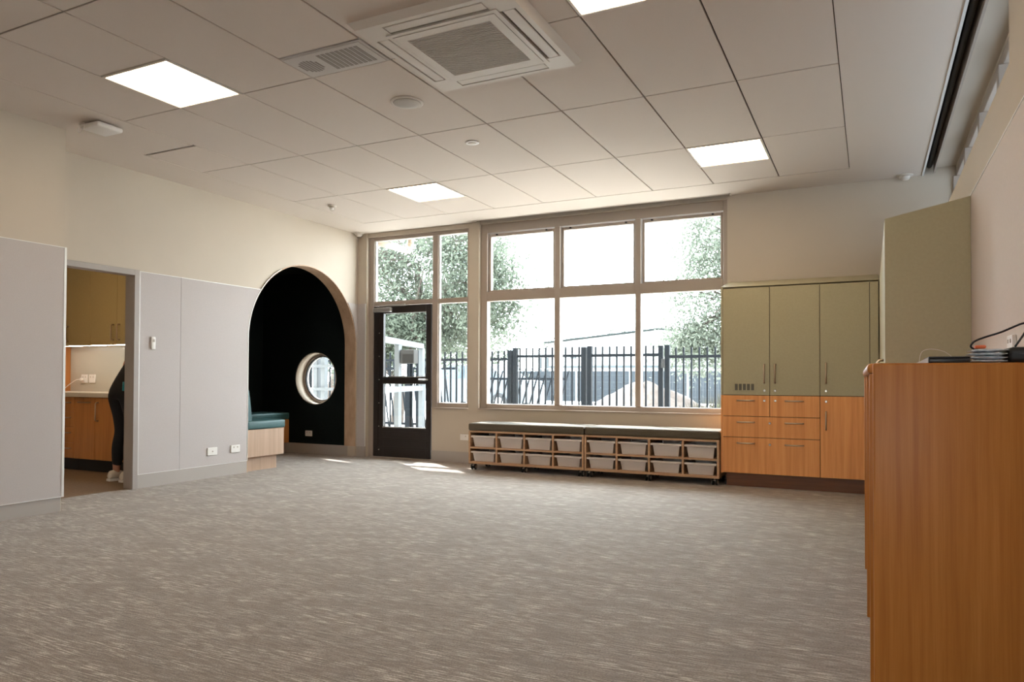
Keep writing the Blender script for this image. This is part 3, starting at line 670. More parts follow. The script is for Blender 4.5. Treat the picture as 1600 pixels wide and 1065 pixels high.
# tall cabinet along the right wall
tc_ = thing('tall_cabinet', 'tall olive cabinet with sloping top against the right wall', 'cabinet', (0.28, 5.8, 0))
TX, TY0, TY1, TB = 0.072, 4.50, 7.165, XR - 0.014
MB().prism([(TX, 0.0), (TX, 1.90), (TB, 1.985), (TB, 0.0)], 'y', TY0, TY0 + 0.018).build('end_panel', 'olive', tc_)
MB().prism([(TX + 0.02, 0.1), (TX + 0.02, 1.895), (TB, 1.98), (TB, 0.1)], 'y', TY0 + 0.018, TY1).build('carcass', 'olive', tc_)
bx(TX + 0.06, TB, TY0 + 0.018, TY1, 0, 0.1).build('plinth', 'kick_black', tc_)
for i in range(5):
    a = TY0 + 0.018 + i * (TY1 - TY0 - 0.018) / 5; b = TY0 + 0.018 + (i + 1) * (TY1 - TY0 - 0.018) / 5
    q = bx(TX, TX + 0.019, a + gp, b - gp, 0.10, 1.897, bev=0.001).build('door', 'olive', tc_)
    yh = b - 0.05 if i % 2 == 0 else a + 0.05
    d_handle(MB(), (TX, yh, 0.95), (TX, yh, 1.135), (-0.034, 0, 0)).build('handle', 'brass_steel', q)

# low bookcase nearest the camera
lb = thing('low_bookcase', 'low timber bookcase with open bays in the right foreground', 'bookcase', (0.25, 2.62, 0))
BX, BT = 0.010, 1.066
bx(BX - 0.004, TB, 2.62, 2.645, 0, BT, bev=0.007, seg=3).build('end_panel', 'timber_dark', lb)
bx(BX - 0.020, TB, 2.646, 4.40, BT - 0.034, BT, bev=0.012, seg=3).build('worktop', 'timber_dark', lb)
for y in (2.647, 3.485, 4.36): bx(BX - 0.014, TB, y, y + 0.022, 0, BT - 0.034, bev=0.004, seg=2).build('gable', 'timber_dark', lb)
bx(TB - 0.012, TB, 2.67, 4.36, 0.02, BT - 0.034).build('back_panel', 'timber_dark', lb)
for (a, b) in ((2.67, 3.485), (3.507, 4.36)):
    for z in (0.06, 0.38, 0.70): bx(BX + 0.02, TB - 0.012, a, b, z, z + 0.02).build('shelf', 'timber_dark', lb)
    bx(BX + 0.03, BX + 0.045, a, b, 0, 0.06).build('kickboard', 'timber_dark', lb)

lb.rotation_euler.z = math.radians(0.9)
# things on the bookcase
z = BT
lp = thing('laptop', 'closed thin black laptop lying near the edge of the bookcase top', 'laptop', (0.22, 2.78, z))
bx(0.166, 0.279, 2.665, 2.90, z + 0.001, z + 0.015, bev=0.003, seg=2).build('base', 'laptop', lp)
bx(0.166, 0.279, 2.665, 2.90, z + 0.0155, z + 0.021, bev=0.002).build('lid', 'laptop', lp)
wd = MB().prism([(0.133, z + 0.001), (0.165, z + 0.001), (0.165, z + 0.018)], 'y', 2.67, 2.72).build('door_wedge', 'white_plastic')
tag(wd, 'small white wedge lying at the left end of the laptop', 'wedge')
pk = thing('plastic_packet_pile', 'pile of clear plastic packets beside the black case', 'packets', (0.33, 2.74, z))
for i in range(4):
    m = MB(); a, b, c, d, h0 = 0.281 + 0.003 * (i % 2), 0.375, 2.66, 2.82, z + 0.001 + i * 0.011
    nx, ny = 9, 6; vs_ = []
    for lay in (0, 1):
        for jx in range(nx):
            for jy in range(ny):
                ux, uy = jx / (nx - 1), jy / (ny - 1); ed = min(1, 4 * ux + .25, 4 * (1 - ux) + .25, 5 * uy + .2, 5 * (1 - uy) + .2)
                vs_.append((a + (b - a) * ux, c + (d - c) * uy, h0 + 0.005 + (0.005 if lay else -0.0045) * ed + 0.0012 * math.sin(9 * ux + i * 2) * ed * ux))
    fs = []
    for lay in (0, 1):
        for jx in range(nx - 1):
            for jy in range(ny - 1):
                o = lay * nx * ny; fs.append((o + jx * ny + jy, o + (jx + 1) * ny + jy, o + (jx + 1) * ny + jy + 1, o + jx * ny + jy + 1))
    def sid(l): 
        for a_, b_ in zip(l[:-1], l[1:]): fs.append((a_, b_, b_ + nx * ny, a_ + nx * ny))
    sid([jx * ny for jx in range(nx)]); sid([jx * ny + ny - 1 for jx in range(nx)]); sid(list(range(ny))); sid([(nx - 1) * ny + jy for jy in range(ny)])
    m.add(vs_, fs, True); m.build('packet', 'plastic_wrap', pk)
bc = thing('black_case', 'black zip case at the right end of the bookcase top', 'case', (0.43, 2.76, z))
bx(0.377, 0.474, 2.66, 2.86, z + 0.001, z + 0.048, bev=0.014, seg=3).build('shell', 'rubber', bc)
MB().tube([(0.379, 2.664, z + 0.026), (0.472, 2.6585, z + 0.026)], 0.003, 6).build('zip', 'cable_black', bc)
og = bx(0.295, 0.325, 2.70, 2.74, z + 0.046, z + 0.056, bev=0.003).build('orange_tag', 'orange'); tag(og, 'small orange tag on top of the plastic packets', 'tag')
# ================================================================== NOOK BENCH
nb = thing('nook_bench', 'pale timber L-shaped bench built into the arched nook', 'bench', (-6.9, 6.4, 0))
bx(-7.66, -6.015, 5.785, 6.335, 0.155, 0.452, bev=0.002).build('seat_box', 'oak_pale', nb)
bx(-7.66, -6.07, 5.785, 6.275, 0, 0.155).build('plinth', 'oak_pale', nb)
bx(-7.66, -7.17, 6.336, YW - 0.013, 0.135, 0.452, bev=0.002).build('seat_box', 'kitchen_wood', nb)
bx(-7.66, -7.25, 6.336, YW - 0.013, 0, 0.135).build('plinth', 'plinth_wood', nb)
def cushion(name, a, lab, m, bev, cat='cushion', group=None):
    o = bx(*a, bev=bev, seg=4).build(name, m); return tag(o, lab, cat, group)
cushion('seat_cushion', (-7.66, -6.005, 5.79, 6.352, 0.453, 0.548), 'teal vinyl seat cushion on the near side of the nook bench', 'teal', 0.022)
cushion('seat_cushion', (-7.66, -7.15, 6.356, YW - 0.02, 0.453, 0.548), 'teal vinyl seat cushion along the back of the nook', 'teal', 0.022)
bcq = MB().prism([(5.799, 0.549), (5.872, 0.549), (5.868, 0.62), (5.828, 0.875), (5.820, 0.885), (5.799, 0.885)], 'x', -7.60, -6.035).build('back_cushion', 'teal'); tag(bcq, 'upright teal back cushion at the left inside the nook', 'cushion')

# ================================================================== MOBILE STORAGE BENCHES
BF, BD = 7.12, 7.56
def storage_bench(x0, x1, lab, side):
    t = thing('storage_bench', lab, 'storage bench', ((x0 + x1) / 2, (BF + BD) / 2, 0), 'mobile storage benches under the window')
    zb_, zt_ = 0.068, 0.437; th = 0.020
    bx(x0, x1, BF, BD, zb_, zb_ + 0.026, bev=0.001).build('base_board', 'birch', t)
    bx(x0, x1, BF, BD, zt_ - th, zt_, bev=0.001).build('top_board', 'birch', t)
    bx(x0, x0 + th, BF, BD, zb_ + 0.026, zt_ - th).build('side_board', 'birch', t); bx(x1 - th, x1, BF, BD, zb_ + 0.026, zt_ - th).build('side_board', 'birch', t)
    bx(x0 + th, x1 - th, BD - 0.01, BD, zb_ + 0.026, zt_ - th).build('back_board', 'timber_dark', t)
    zm = 0.247
    bw = (x1 - x0 - 2 * th - 3 * th) / 4; xs = []
    for i in range(4):
        a = x0 + th + i * (bw + th); xs.append((a, a + bw))
        if i: bx(a - th, a, BF + 0.001, BD - 0.01, zb_ + 0.026, zt_ - th).build('divider', 'birch', t)
        bx(a, a + bw, BF + 0.001, BD - 0.01, zm - 0.009, zm + 0.009).build('shelf', 'birch', t)
    for i, fx in enumerate((0.03, 0.485, 0.965)):
        for yy in (BF + 0.05, BD - 0.05):
            px = x0 + (x1 - x0) * fx; c = MB().tube([(px, yy, 0.068), (px, yy, 0.05)], 0.010, 8).box(px - 0.012, px + 0.012, yy - 0.024, yy + 0.024, 0.042, 0.056, bev=0.003).build('castor', 'steel', t)
            for sx in (-1, 1):
                MB().lathe([(0.026, 0), (0.031, 0.003), (0.031, 0.014), (0.026, 0.017)], (px + sx * 0.020 - 0.0085, yy, 0.031), 'x', 18).build('wheel', 'rubber', c)
                MB().lathe([(0.020, 0), (0.016, 0.003 )], (px + sx * 0.020 + (0.0086 if sx > 0 else -0.0116), yy, 0.031), 'x', 14).build('hub_cap', 'castor_grey', c)
    rows = ('lower', 'upper'); order = ('first', 'second', 'third', 'fourth')
    for rw, (za, zc) in enumerate(((zb_ + 0.026, zm - 0.009), (zm + 0.009, zt_ - th))):
        for i, (a, b) in enumerate(xs):
            tray(a, b, za, zc, f'grey plastic tray, {rows[rw]} row, {order[i]} from left in the {side} storage bench')
    return t
def tray(a, b, za, zc, lab):
    t = thing('storage_tray', lab, 'tray', ((a + b) / 2, BF + 0.2, za), 'plastic trays in the storage benches')
    top = za + (zc - za) * 0.69; y0, y1 = BF + 0.012, BD - 0.03; wt, wb = 0.024, 0.040
    # hollow tapered body
    def rec(ins, z, iy): return [(a + ins, y0 + iy, z), (b - ins, y0 + iy, z), (b - ins, y1 - iy, z), (a + ins, y1 - iy, z)]
    m = MB(); vs_ = rec(wb, za + 0.001, 0.02) + rec(wt, top, 0.006) + rec(wt + 0.004, top, 0.010) + rec(wb + 0.004, za + 0.005, 0.024); fs = [(0, 1, 2, 3), (12, 13, 14, 15)]
    for j in range(3):
        for k in range(4): fs.append((j * 4 + k, j * 4 + (k + 1) % 4, (j + 1) * 4 + (k + 1) % 4, (j + 1) * 4 + k))
    m.add(vs_, fs).build('body', 'tray', t)
    r = MB(); h = 0.016; e = 0.004
    r.box(a + e, b - e, y0 - 0.008, y0 + 0.008, top - 0.006, top + h, bev=0.003).box(a + e, b - e, y1 - 0.014, y1, top, top + h)
    r.box(a + e, a + wt + 0.002, y0 + 0.008, y1 - 0.014, top, top + h).box(b - wt - 0.002, b - e, y0 + 0.008, y1 - 0.014, top, top + h)
    r.build('rim', 'tray', t)
XS = -2.668
storage_bench(-4.038, XS - 0.004, 'pale timber storage bench on castors, nearer the glazed door', 'left')
storage_bench(XS + 0.004, -1.30, 'pale timber storage bench on castors, beside the built-in cabinet', 'right')
cushion('bench_cushion', (-4.045, XS - 0.003, BF - 0.006, BD + 0.01, 0.438, 0.520), 'brown fabric cushion on the storage bench nearer the glazed door', 'cushion_brown', 0.02, group='bench cushions')
cushion('bench_cushion', (XS + 0.003, -1.296, BF - 0.006, BD + 0.01, 0.438, 0.520), 'brown fabric cushion on the storage bench beside the built-in cabinet', 'cushion_brown', 0.02, group='bench cushions')
def smooth_path(pts, n=6):
    pts = [Vector(p) for p in pts]; out = []
    for i in range(len(pts) - 1):
        p0, p1, p2, p3 = pts[max(i - 1, 0)], pts[i], pts[i + 1], pts[min(i + 2, len(pts) - 1)]
        for k in range(n):
            t = k / n; out.append(0.5 * ((2 * p1) + (-p0 + p2) * t + (2 * p0 - 5 * p1 + 4 * p2 - p3) * t * t + (-p0 + 3 * p1 - 3 * p2 + p3) * t ** 3))
    out.append(pts[-1]); return out
tag(MB().tube(smooth_path([(0.310, 2.78, 1.112), (0.296, 2.75, 1.113), (0.289, 2.75, 1.122), (0.300, 2.75, 1.137), (0.329, 2.75, 1.150), (0.372, 2.75, 1.165), (0.426, 2.75, 1.190), (0.442, 2.75, 1.186), (0.432, 2.75, 1.160), (0.407, 2.75, 1.1175)]), 0.0032, 8).build('power_cable', 'cable_black'),
    'black cable arching up from the packets on the bookcase', 'cable')
tag(MB().tube(smooth_path([(0.143, 2.75, 1.067), (0.151, 2.75, 1.104), (0.178, 2.75, 1.114), (0.215, 2.75, 1.105), (0.236, 2.75, 1.088)]), 0.0010, 6).build('thin_cord', 'cable_white'),
    'thin pale cord looping above the laptop', 'cord')

# ================================================================== KITCHENETTE
kw = MB()
kw.box(-9.42, -9.3, 2.8, 5.74, 0, 2.5); kw.box(-9.3, -6.14, 2.8, 2.9, 0, 2.5); kw.box(-9.3, -6.14, 5.65, 5.74, 0, 2.5)
struct('wall_kitchen', kw, 'kitchen_wall', 'walls of the kitchenette behind the left doorway')
struct('ceiling_kitchen', bx(-9.42, -6.14, 2.8, 5.74, 2.5, 2.6), 'ceiling_board', 'ceiling of the kitchenette', 'ceiling')
struct('trim_4', bx(-9.3, -6.14, 5.30, 5.65, 2.31, 2.5), 'kitchen_olive', 'bulkhead above the kitchenette wall cupboards', 'trim')
KF, KB = 5.05, 5.65
def kbase(x0, x1, lab, kind):
    t = thing('base_cabinet', lab, 'cabinet', ((x0 + x1) / 2, 5.35, 0), 'kitchenette base cabinets')
    bx(x0 + 0.001, x1 - 0.001, KF + 0.02, KB - 0.002, 0.13, 0.80).build('body', 'kitchen_wood', t)
    bx(x0 + 0.001, x1 - 0.001, KF + 0.055, KB - 0.002, 0, 0.129).build('kickboard', 'kick_black', t)
    def fr(a, b, c, d, nm): return bx(a + 0.002, b - 0.002, KF, KF + 0.018, c + 0.002, d - 0.002, bev=0.001).build(nm, 'kitchen_wood', t)
    if kind == 'drawers':
        zs = [0.13, 0.30, 0.47, 0.635, 0.80]
        for a, b in zip(zs[:-1], zs[1:]):
            q = fr(x0, x1, a, b, 'drawer'); d_handle(MB(), (x1 - 0.17, KF, b - 0.06), (x1 - 0.06, KF, b - 0.06), (0, -0.034, 0)).build('handle', 'brass_steel', q)
    elif kind == 'bin':
        q = fr(x0, x1, 0.13, 0.80, 'door'); c = (x0 + x1) / 2; d_handle(MB(), (c - 0.08, KF, 0.745), (c + 0.10, KF, 0.745), (0, -0.034, 0)).build('handle', 'brass_steel', q)
    else:
        q = fr(x0, x1, 0.13, 0.80, 'door'); d_handle(MB(), (x0 + 0.06, KF, 0.55), (x0 + 0.06, KF, 0.745), (0, -0.034, 0)).build('handle', 'brass_steel', q)
kbase(-8.81, -8.32, 'timber base cabinet at the far left of the kitchenette', 'door')
kbase(-8.32, -7.815, 'timber base cabinet of four drawers at the left of the kitchenette', 'drawers')
kbase(-7.815, -7.47, 'timber base cabinet with a horizontal handle in the kitchenette', 'bin')
kbase(-7.47, -6.90, 'timber base cabinet with a vertical handle beside the person', 'door')
kbase(-6.90, -6.16, 'timber base cabinet behind the doorway jamb', 'door')
tag(bx(-8.81, -6.15, 5.02, KB - 0.001, 0.801, 0.848, bev=0.003).build('worktop', 'stone'), 'pale stone worktop of the kitchenette', 'worktop')
tag(bx(-8.835, -8.812, 5.02, KB - 0.001, 0, 2.31).build('gable_panel', 'kitchen_wood'), 'full-height timber side panel at the left of the kitchenette', 'panel')
tag(bx(-8.81, -6.15, KB - 0.010, KB - 0.001, 0.849, 1.375).build('splashback', 'splash'), 'plain pale splashback under the kitchenette wall cupboards', 'splashback')
ux = [-8.81, -8.38, -7.93, -7.478, -7.03]
labs = ['olive wall cupboard at the far left of the kitchenette', 'olive wall cupboard second from the left in the kitchenette', 'olive wall cupboard in the middle above the two kitchen sockets', 'olive wall cupboard above the person']
for i in range(4):
    a, b = ux[i], ux[i + 1]; t = thing('wall_cupboard', labs[i], 'cupboard', ((a + b) / 2, 5.47, 1.376), 'kitchenette wall cupboards')
    bx(a + 0.001, b - 0.001, 5.32, KB - 0.002, 1.392, 2.308).build('body', 'kitchen_olive', t)
    q = bx(a + 0.002, b - 0.002, 5.30, 5.318, 1.378, 2.306, bev=0.001).build('door', 'kitchen_olive', t)
    hx = {0: b - 0.05, 1: a + 0.05, 2: b - 0.05, 3: a + 0.05}[i]
    d_handle(MB(), (hx, 5.30, 1.43), (hx, 5.30, 1.60), (0, -0.036, 0)).build('handle', 'brass_steel', q)
st = thing('led_strip', 'bright light strip under the kitchenette wall cupboards', 'light strip', (-7.7, 5.33, 1.376))
bx(-8.80, -7.035, 5.325, 5.345, 1.378, 1.391).build('channel', 'silver', st); bx(-8.80, -7.035, 5.327, 5.343, 1.374, 1.378).build('diffuser', 'led_strip', st)
dl = thing('downlight', 'round recessed downlight in the kitchenette ceiling', 'downlight', (-7.4, 4.2, 2.5))
MB().lathe([(0.075, 0.0), (0.075, -0.006), (0.06, -0.008)], (-7.4, 4.2, 2.4995), 'z', 24).build('rim', 'white_plastic', dl)
emit('downlight_glow', (1.0, 0.68, 0.36), 190.0)
MB().lathe([(0.058, -0.0085), (0.058, -0.0105)], (-7.4, 4.2, 2.4995), 'z', 24).build('diffuser', 'downlight_glow', dl)
socket('y', (-8.524, KB - 0.011, 1.0), 0.115, 0.10, 'white kitchen socket with a white cable plugged in', [(-0.025, 0.02), (0.025, 0.02)])
socket('y', (-8.380, KB - 0.011, 1.0), 0.115, 0.10, 'white kitchen socket to the right of the plugged one', [(-0.025, 0.02), (0.025, 0.02)])
pc = thing('plug_cable', 'white plug and cable drooping left along the splashback', 'cable', (-8.54, 5.61, 0.99))
bx(-8.57, -8.53, 5.595, 5.622, 0.975, 1.01, bev=0.006).build('plug', 'white_plastic', pc)
MB().tube(smooth_path([(-8.565, 5.60, 0.99), (-8.63, 5.595, 0.985), (-8.72, 5.57, 0.93), (-8.78, 5.52, 0.862), (-8.79, 5.45, 0.853)]), 0.004, 6).build('cord', 'white_plastic', pc)

# ================================================================== PERSON at the kitchenette worktop
def skin(name, joints, edges, m, parent, root=0, sub=2):
    org = ORG[parent.name]
    me = bpy.data.meshes.new(name); me.from_pydata([tuple(Vector(j[0]) - org) for j in joints], edges, []); me.materials.append(M[m])
    o = bpy.data.objects.new(name, me); COL.objects.link(o); o.parent = parent; ORG[o.name] = org
    md = o.modifiers.new('skin', 'SKIN'); md.use_smooth_shade = True
    if not me.skin_vertices: me.skin_vertices.new() if hasattr(me.skin_vertices, 'new') else None
    for i, j in enumerate(joints):
        r = j[1]; me.skin_vertices[0].data[i].radius = r if isinstance(r, tuple) else (r, r)
        me.skin_vertices[0].data[i].use_root = (i == root)
    sb = o.modifiers.new('sub', 'SUBSURF'); sb.levels = sub; sb.render_levels = sub
    return o
pe = thing('person', 'person in black clothes and white sneakers leaning over the kitchenette worktop', 'person', (-6.60, 4.78, 0))
def limb_hand(J, E, wrist, el, sgn):
    w_ = J[wrist][0]; b0 = len(J); J.append(((w_[0], w_[1] + 0.06, w_[2] - 0.012), (0.034, 0.016))); E.append((wrist, b0))
    for k, (dx, ln) in enumerate(((-0.030, 0.070), (-0.010, 0.080), (0.010, 0.075), (0.030, 0.058))):
        a = len(J); J.append(((w_[0] + dx, w_[1] + 0.095, w_[2] - 0.010), 0.0095)); J.append(((w_[0] + dx * 1.1, w_[1] + 0.095 + ln * 0.55, w_[2] - 0.012), 0.0085)); J.append(((w_[0] + dx * 1.1, w_[1] + 0.095 + ln, w_[2] - 0.026), 0.007))
        E += [(b0, a), (a, a + 1), (a + 1, a + 2)]
    a = len(J); J.append(((w_[0] - sgn * 0.040, w_[1] + 0.050, w_[2] - 0.014), 0.011)); J.append(((w_[0] - sgn * 0.055, w_[1] + 0.085, w_[2] - 0.022), 0.009)); E += [(b0, a), (a, a + 1)]
J = [((-6.60, 4.76, 0.94), (0.135, 0.10)), ((-6.60, 4.86, 1.08), (0.12, 0.09)), ((-6.60, 5.00, 1.24), (0.135, 0.095)), ((-6.60, 5.10, 1.34), (0.11, 0.075)), ((-6.60, 5.15, 1.41), 0.048),
     ((-6.60, 5.19, 1.47), (0.062, 0.070)), ((-6.60, 5.215, 1.54), (0.075, 0.088)), ((-6.60, 5.215, 1.61), (0.062, 0.072)),
     ((-6.68, 4.76, 0.86), 0.092), ((-6.685, 4.80, 0.66), 0.075), ((-6.69, 4.805, 0.48), 0.056), ((-6.69, 4.765, 0.32), 0.054), ((-6.69, 4.755, 0.10), 0.034), ((-6.69, 4.75, 0.055), 0.034), ((-6.69, 4.84, 0.035), (0.036, 0.024)),
     ((-6.52, 4.76, 0.86), 0.092), ((-6.515, 4.80, 0.66), 0.075), ((-6.51, 4.805, 0.48), 0.056), ((-6.51, 4.765, 0.32), 0.054), ((-6.51, 4.755, 0.10), 0.034), ((-6.51, 4.75, 0.055), 0.034), ((-6.51, 4.84, 0.035), (0.036, 0.024)),
     ((-6.755, 5.08, 1.34), 0.055), ((-6.80, 4.91, 1.13), 0.038), ((-6.74, 5.05, 0.895), 0.026),
     ((-6.445, 5.08, 1.34), 0.055), ((-6.40, 4.91, 1.13), 0.038), ((-6.46, 5.05, 0.895), 0.026), ((-6.60, 5.305, 1.545), 0.012)]
E_ = [(0, 1), (1, 2), (2, 3), (3, 4), (4, 5), (5, 6), (6, 7), (0, 8), (8, 9), (9, 10), (10, 11), (11, 12), (12, 13), (13, 14), (0, 15), (15, 16), (16, 17), (17, 18), (18, 19), (19, 20), (20, 21), (3, 22), (22, 23), (23, 24), (3, 25), (25, 26), (26, 27), (6, 28)]
limb_hand(J, E_, 24, 23, -1); limb_hand(J, E_, 27, 26, 1)
skin('body', J, E_, 'skin', pe)
CJ = [((-6.60, 4.755, 0.945), (0.150, 0.122)), ((-6.60, 4.86, 1.08), (0.138, 0.108)), ((-6.60, 5.00, 1.24), (0.15, 0.112)), ((-6.60, 5.09, 1.335), (0.125, 0.088)),
      ((-6.757, 5.08, 1.34), 0.066), ((-6.783, 4.985, 1.225), 0.054), ((-6.443, 5.08, 1.34), 0.066), ((-6.417, 4.985, 1.225), 0.054)] + [((x, y, zz), r) for x in (-6.685, -6.515) for (y, zz, r) in ((4.755, 0.86, 0.108), (4.80, 0.66, 0.088), (4.805, 0.48, 0.066), (4.765, 0.32, 0.064), (4.757, 0.13, 0.046))]
skin('clothes', CJ, [(0, 1), (1, 2), (2, 3), (3, 4), (4, 5), (3, 6), (6, 7), (0, 8), (8, 9), (9, 10), (10, 11), (11, 12), (0, 13), (13, 14), (14, 15), (15, 16), (16, 17)], 'cloth_black', pe)
HJ = [((-6.60, 5.195, 1.60), (0.078, 0.088)), ((-6.60, 5.150, 1.56), (0.080, 0.060)), ((-6.60, 5.11, 1.50), (0.060, 0.040)), ((-6.60, 5.06, 1.46), 0.035), ((-6.60, 4.98, 1.40), 0.022)]
skin('hair', HJ, [(0, 1), (1, 2), (2, 3), (3, 4)], 'hair', pe)
for x in (-6.69, -6.51):
    sm_ = MB(); ring_n = 12; secs = ((4.672, 0.020, 0.080), (4.688, 0.034, 0.100), (4.74, 0.039, 0.108), (4.79, 0.040, 0.098), (4.85, 0.044, 0.076), (4.91, 0.043, 0.062), (4.95, 0.032, 0.050), (4.968, 0.014, 0.040))
    for (yy, hw_, zt_) in secs:
        for k in range(ring_n):
            q = 2 * PI * k / ring_n; zc_ = (zt_ + 0.022) / 2; cz_, sz_ = math.cos(q), math.sin(q)
            sm_.v.append((x + hw_ * cz_ * (1 - 0.25 * max(0, sz_)), yy, zc_ + (zt_ - 0.022) / 2 * sz_))
    for a_ in range(len(secs) - 1):
        for k in range(ring_n): sm_.f.append((a_ * ring_n + k, a_ * ring_n + (k + 1) % ring_n, (a_ + 1) * ring_n + (k + 1) % ring_n, (a_ + 1) * ring_n + k)); sm_.sm.append(True)
    sm_.f.append(tuple(range(ring_n))); sm_.sm.append(True); e_ = (len(secs) - 1) * ring_n; sm_.f.append(tuple(range(e_, e_ + ring_n))); sm_.sm.append(True)
    so = sm_.build('sneaker', 'shoe', pe)
    MB().prism([(x - 0.028, 4.670), (x + 0.028, 4.670), (x + 0.042, 4.70), (x + 0.048, 4.80), (x + 0.046, 4.92), (x + 0.02, 4.965), (x - 0.02, 4.965), (x - 0.046, 4.92), (x - 0.046, 4.80), (x - 0.042, 4.70)], 'z', 0.0, 0.024).build('sole', 'white_plastic', so)
MB().tube([(-6.470, 4.668, 0.97), (-6.462, 4.66, 0.93), (-6.462, 4.658, 0.885)], 0.014, 6).build('teal_tag', 'teal_tag', pe)

# ================================================================== OUTDOORS
struct('ground', bx(-90, 70, 7.9, 140, -0.20, -0.06).box(-90, 70, -60, YB - 0.3, -0.20, -0.06), 'ground', 'pale bright ground outside the windows', 'ground')
struct('eave', bx(-10, 3.0, 7.9, 8.9, 3.26, 3.40), 'soffit', 'overhanging eave above the outside of the windows', 'eave')
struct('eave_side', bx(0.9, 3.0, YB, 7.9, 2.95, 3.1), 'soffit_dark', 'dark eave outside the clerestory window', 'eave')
dp = thing('downpipe', 'cream drainpipe under the eave outside the transom pane', 'pipe', (-5.93, 8.3, 2.84))
MB().tube([(-5.905, 7.9, 2.832), (-5.94, 8.62, 2.845)], 0.045, 14).build('pipe', 'pipe', dp)
MB().tube(smooth_path([(-5.94, 8.60, 2.845), (-5.943, 8.68, 2.852), (-5.945, 8.735, 2.885), (-5.945, 8.755, 2.95)], 4), 0.050, 14).build('elbow', 'pipe', dp)
MB().tube([(-5.945, 8.755, 2.95), (-5.945, 8.755, 3.26)], 0.045, 14).build('pipe', 'pipe', dp)
# fences
def fence_run(name, x0, x1, y, rail, tip, lab, cat='fence', posts=(), pitch=0.117, shear=0.0, group=None, base=-0.06):
    t = thing(name, lab, cat, ((x0 + x1) / 2, y, base), group)
    for zz in (rail, 0.10): bx(x0, x1, y - 0.018, y + 0.018, zz - 0.022, zz + 0.022).build('rail', 'fence', t)
    n = int((x1 - x0 - 0.06) / pitch); o = (x1 - x0 - (n - 1) * pitch) / 2; first = None
    for i in range(n):
        xx = x0 + o + i * pitch
        if first is None:
            first = bx(x0 + o - 0.0125, x0 + o + 0.0125, y - 0.0125, y + 0.0125, base + 0.03, tip, bev=0.002).build('picket', 'fence', t)
            if shear:
                for v in first.data.vertices: v.co.x += shear * (v.co.z - 0.6)
        else: q = inst(first.data, 'picket', ORG[t.name] + Vector((xx - x0 - o, 0, 0)), t)
    for (px, w_, h_) in posts: bx(px - w_ / 2, px + w_ / 2, y - w_ / 2, y + w_ / 2, base, h_, bev=0.004).build('post', 'fence', t)
    return t
G = 'black picket fences outside'
fence_run('picket_fence', -12.2, -5.46, 11.0, 1.349, 1.49, 'black picket fence outside, left of the double gate', posts=((-5.44, 0.085, 1.50), (-7.485, 0.11, 1.50), (-7.24, 0.12, 1.52), (-9.8, 0.08, 1.5)), group=G)
gl = fence_run('picket_gate', -5.38, -4.09, 11.0, 1.393, 1.535, 'left leaf of the black double picket gate outside', 'gate', posts=((-5.345, 0.08, 1.54), (-4.125, 0.075, 1.53)), group=G)
grr = fence_run('picket_gate', -4.06, -2.86, 11.0, 1.393, 1.535, 'right leaf of the black double picket gate outside', 'gate', posts=((-4.025, 0.075, 1.545), (-2.875, 0.07, 1.535)), group=G)
fence_run('picket_fence', -2.74, 2.6, 11.0, 1.362, 1.503, 'black picket fence outside, right of the double gate', posts=((-2.775, 0.075, 1.54), (0.2, 0.07, 1.5)), group=G)
bx(-2.86, -2.80, 10.94, 10.96, 1.19, 1.33, bev=0.004).build('latch', 'rubber', grr)
fence_run('raked_fence', -7.2, -5.3, 13.2, 1.02, 1.18, 'raked black fence panel with slanting bars behind the left gate leaf', 'fence panel', pitch=0.16, shear=0.30, base=-0.06)
fence_run('raked_fence', -9.6, -7.35, 12.4, 1.22, 1.36, 'raked black fence panel with slanting bars behind the tall side pane', 'fence panel', pitch=0.15, shear=-0.14, base=-0.06)
# white tubular frames
def bar(mb, a, b, s=0.04):
    a, b = Vector(a), Vector(b); t = (b - a).normalized(); up = Vector((0, 0, 1)) if abs(t.z) < .9 else Vector((1, 0, 0)); u = t.cross(up).normalized() * s; v = t.cross(u).normalized() * s
    return mb.add([a + u + v, a - u + v, a - u - v, a + u - v, b + u + v, b - u + v, b - u - v, b + u - v], [(0, 1, 2, 3), (7, 6, 5, 4), (0, 4, 5, 1), (1, 5, 6, 2), (2, 6, 7, 3), (3, 7, 4, 0)])
wf = thing('white_railing', 'white square-tube railing just outside the glazed door', 'railing', (-6.6, 9.4, -0.06))
P0, P1, P2 = (-6.22, 8.30), (-6.60, 9.40), (-7.08, 10.8)
for zz in (1.585, 0.85): bar(MB(), (*P0, zz), (*P2, zz), 0.042).build('rail', 'white_metal', wf)
for P in (P0, P1, P2): bar(MB(), (*P, -0.06), (*P, 1.545), 0.040).build('post', 'white_metal', wf)
wf2 = thing('white_screen_frame', 'white tubular screen frame seen through the round porthole', 'frame', (-8.2, 9.3, -0.06))
for zz in (1.215, 0.84): bar(MB(), (-9.3, 9.3, zz), (-7.25, 9.3, zz), 0.022).build('rail', 'white_metal', wf2)
for xx in (-8.62, -8.19, -8.03, -7.3): bar(MB(), (xx, 9.36, -0.06), (xx, 9.36, 2.0), 0.042).build('post', 'white_metal', wf2)
bxo = thing('grey_box', 'square grey metal box fixed beside the white railing post', 'box', (-6.42, 9.4, 1.25))
bx(-6.545, -6.295, 9.38, 9.50, 1.25, 1.462, bev=0.005).build('casing', 'box_grey', bxo); bx(-6.50, -6.305, 9.372, 9.38, 1.255, 1.39, bev=0.002).build('window', 'box_inner', bxo)
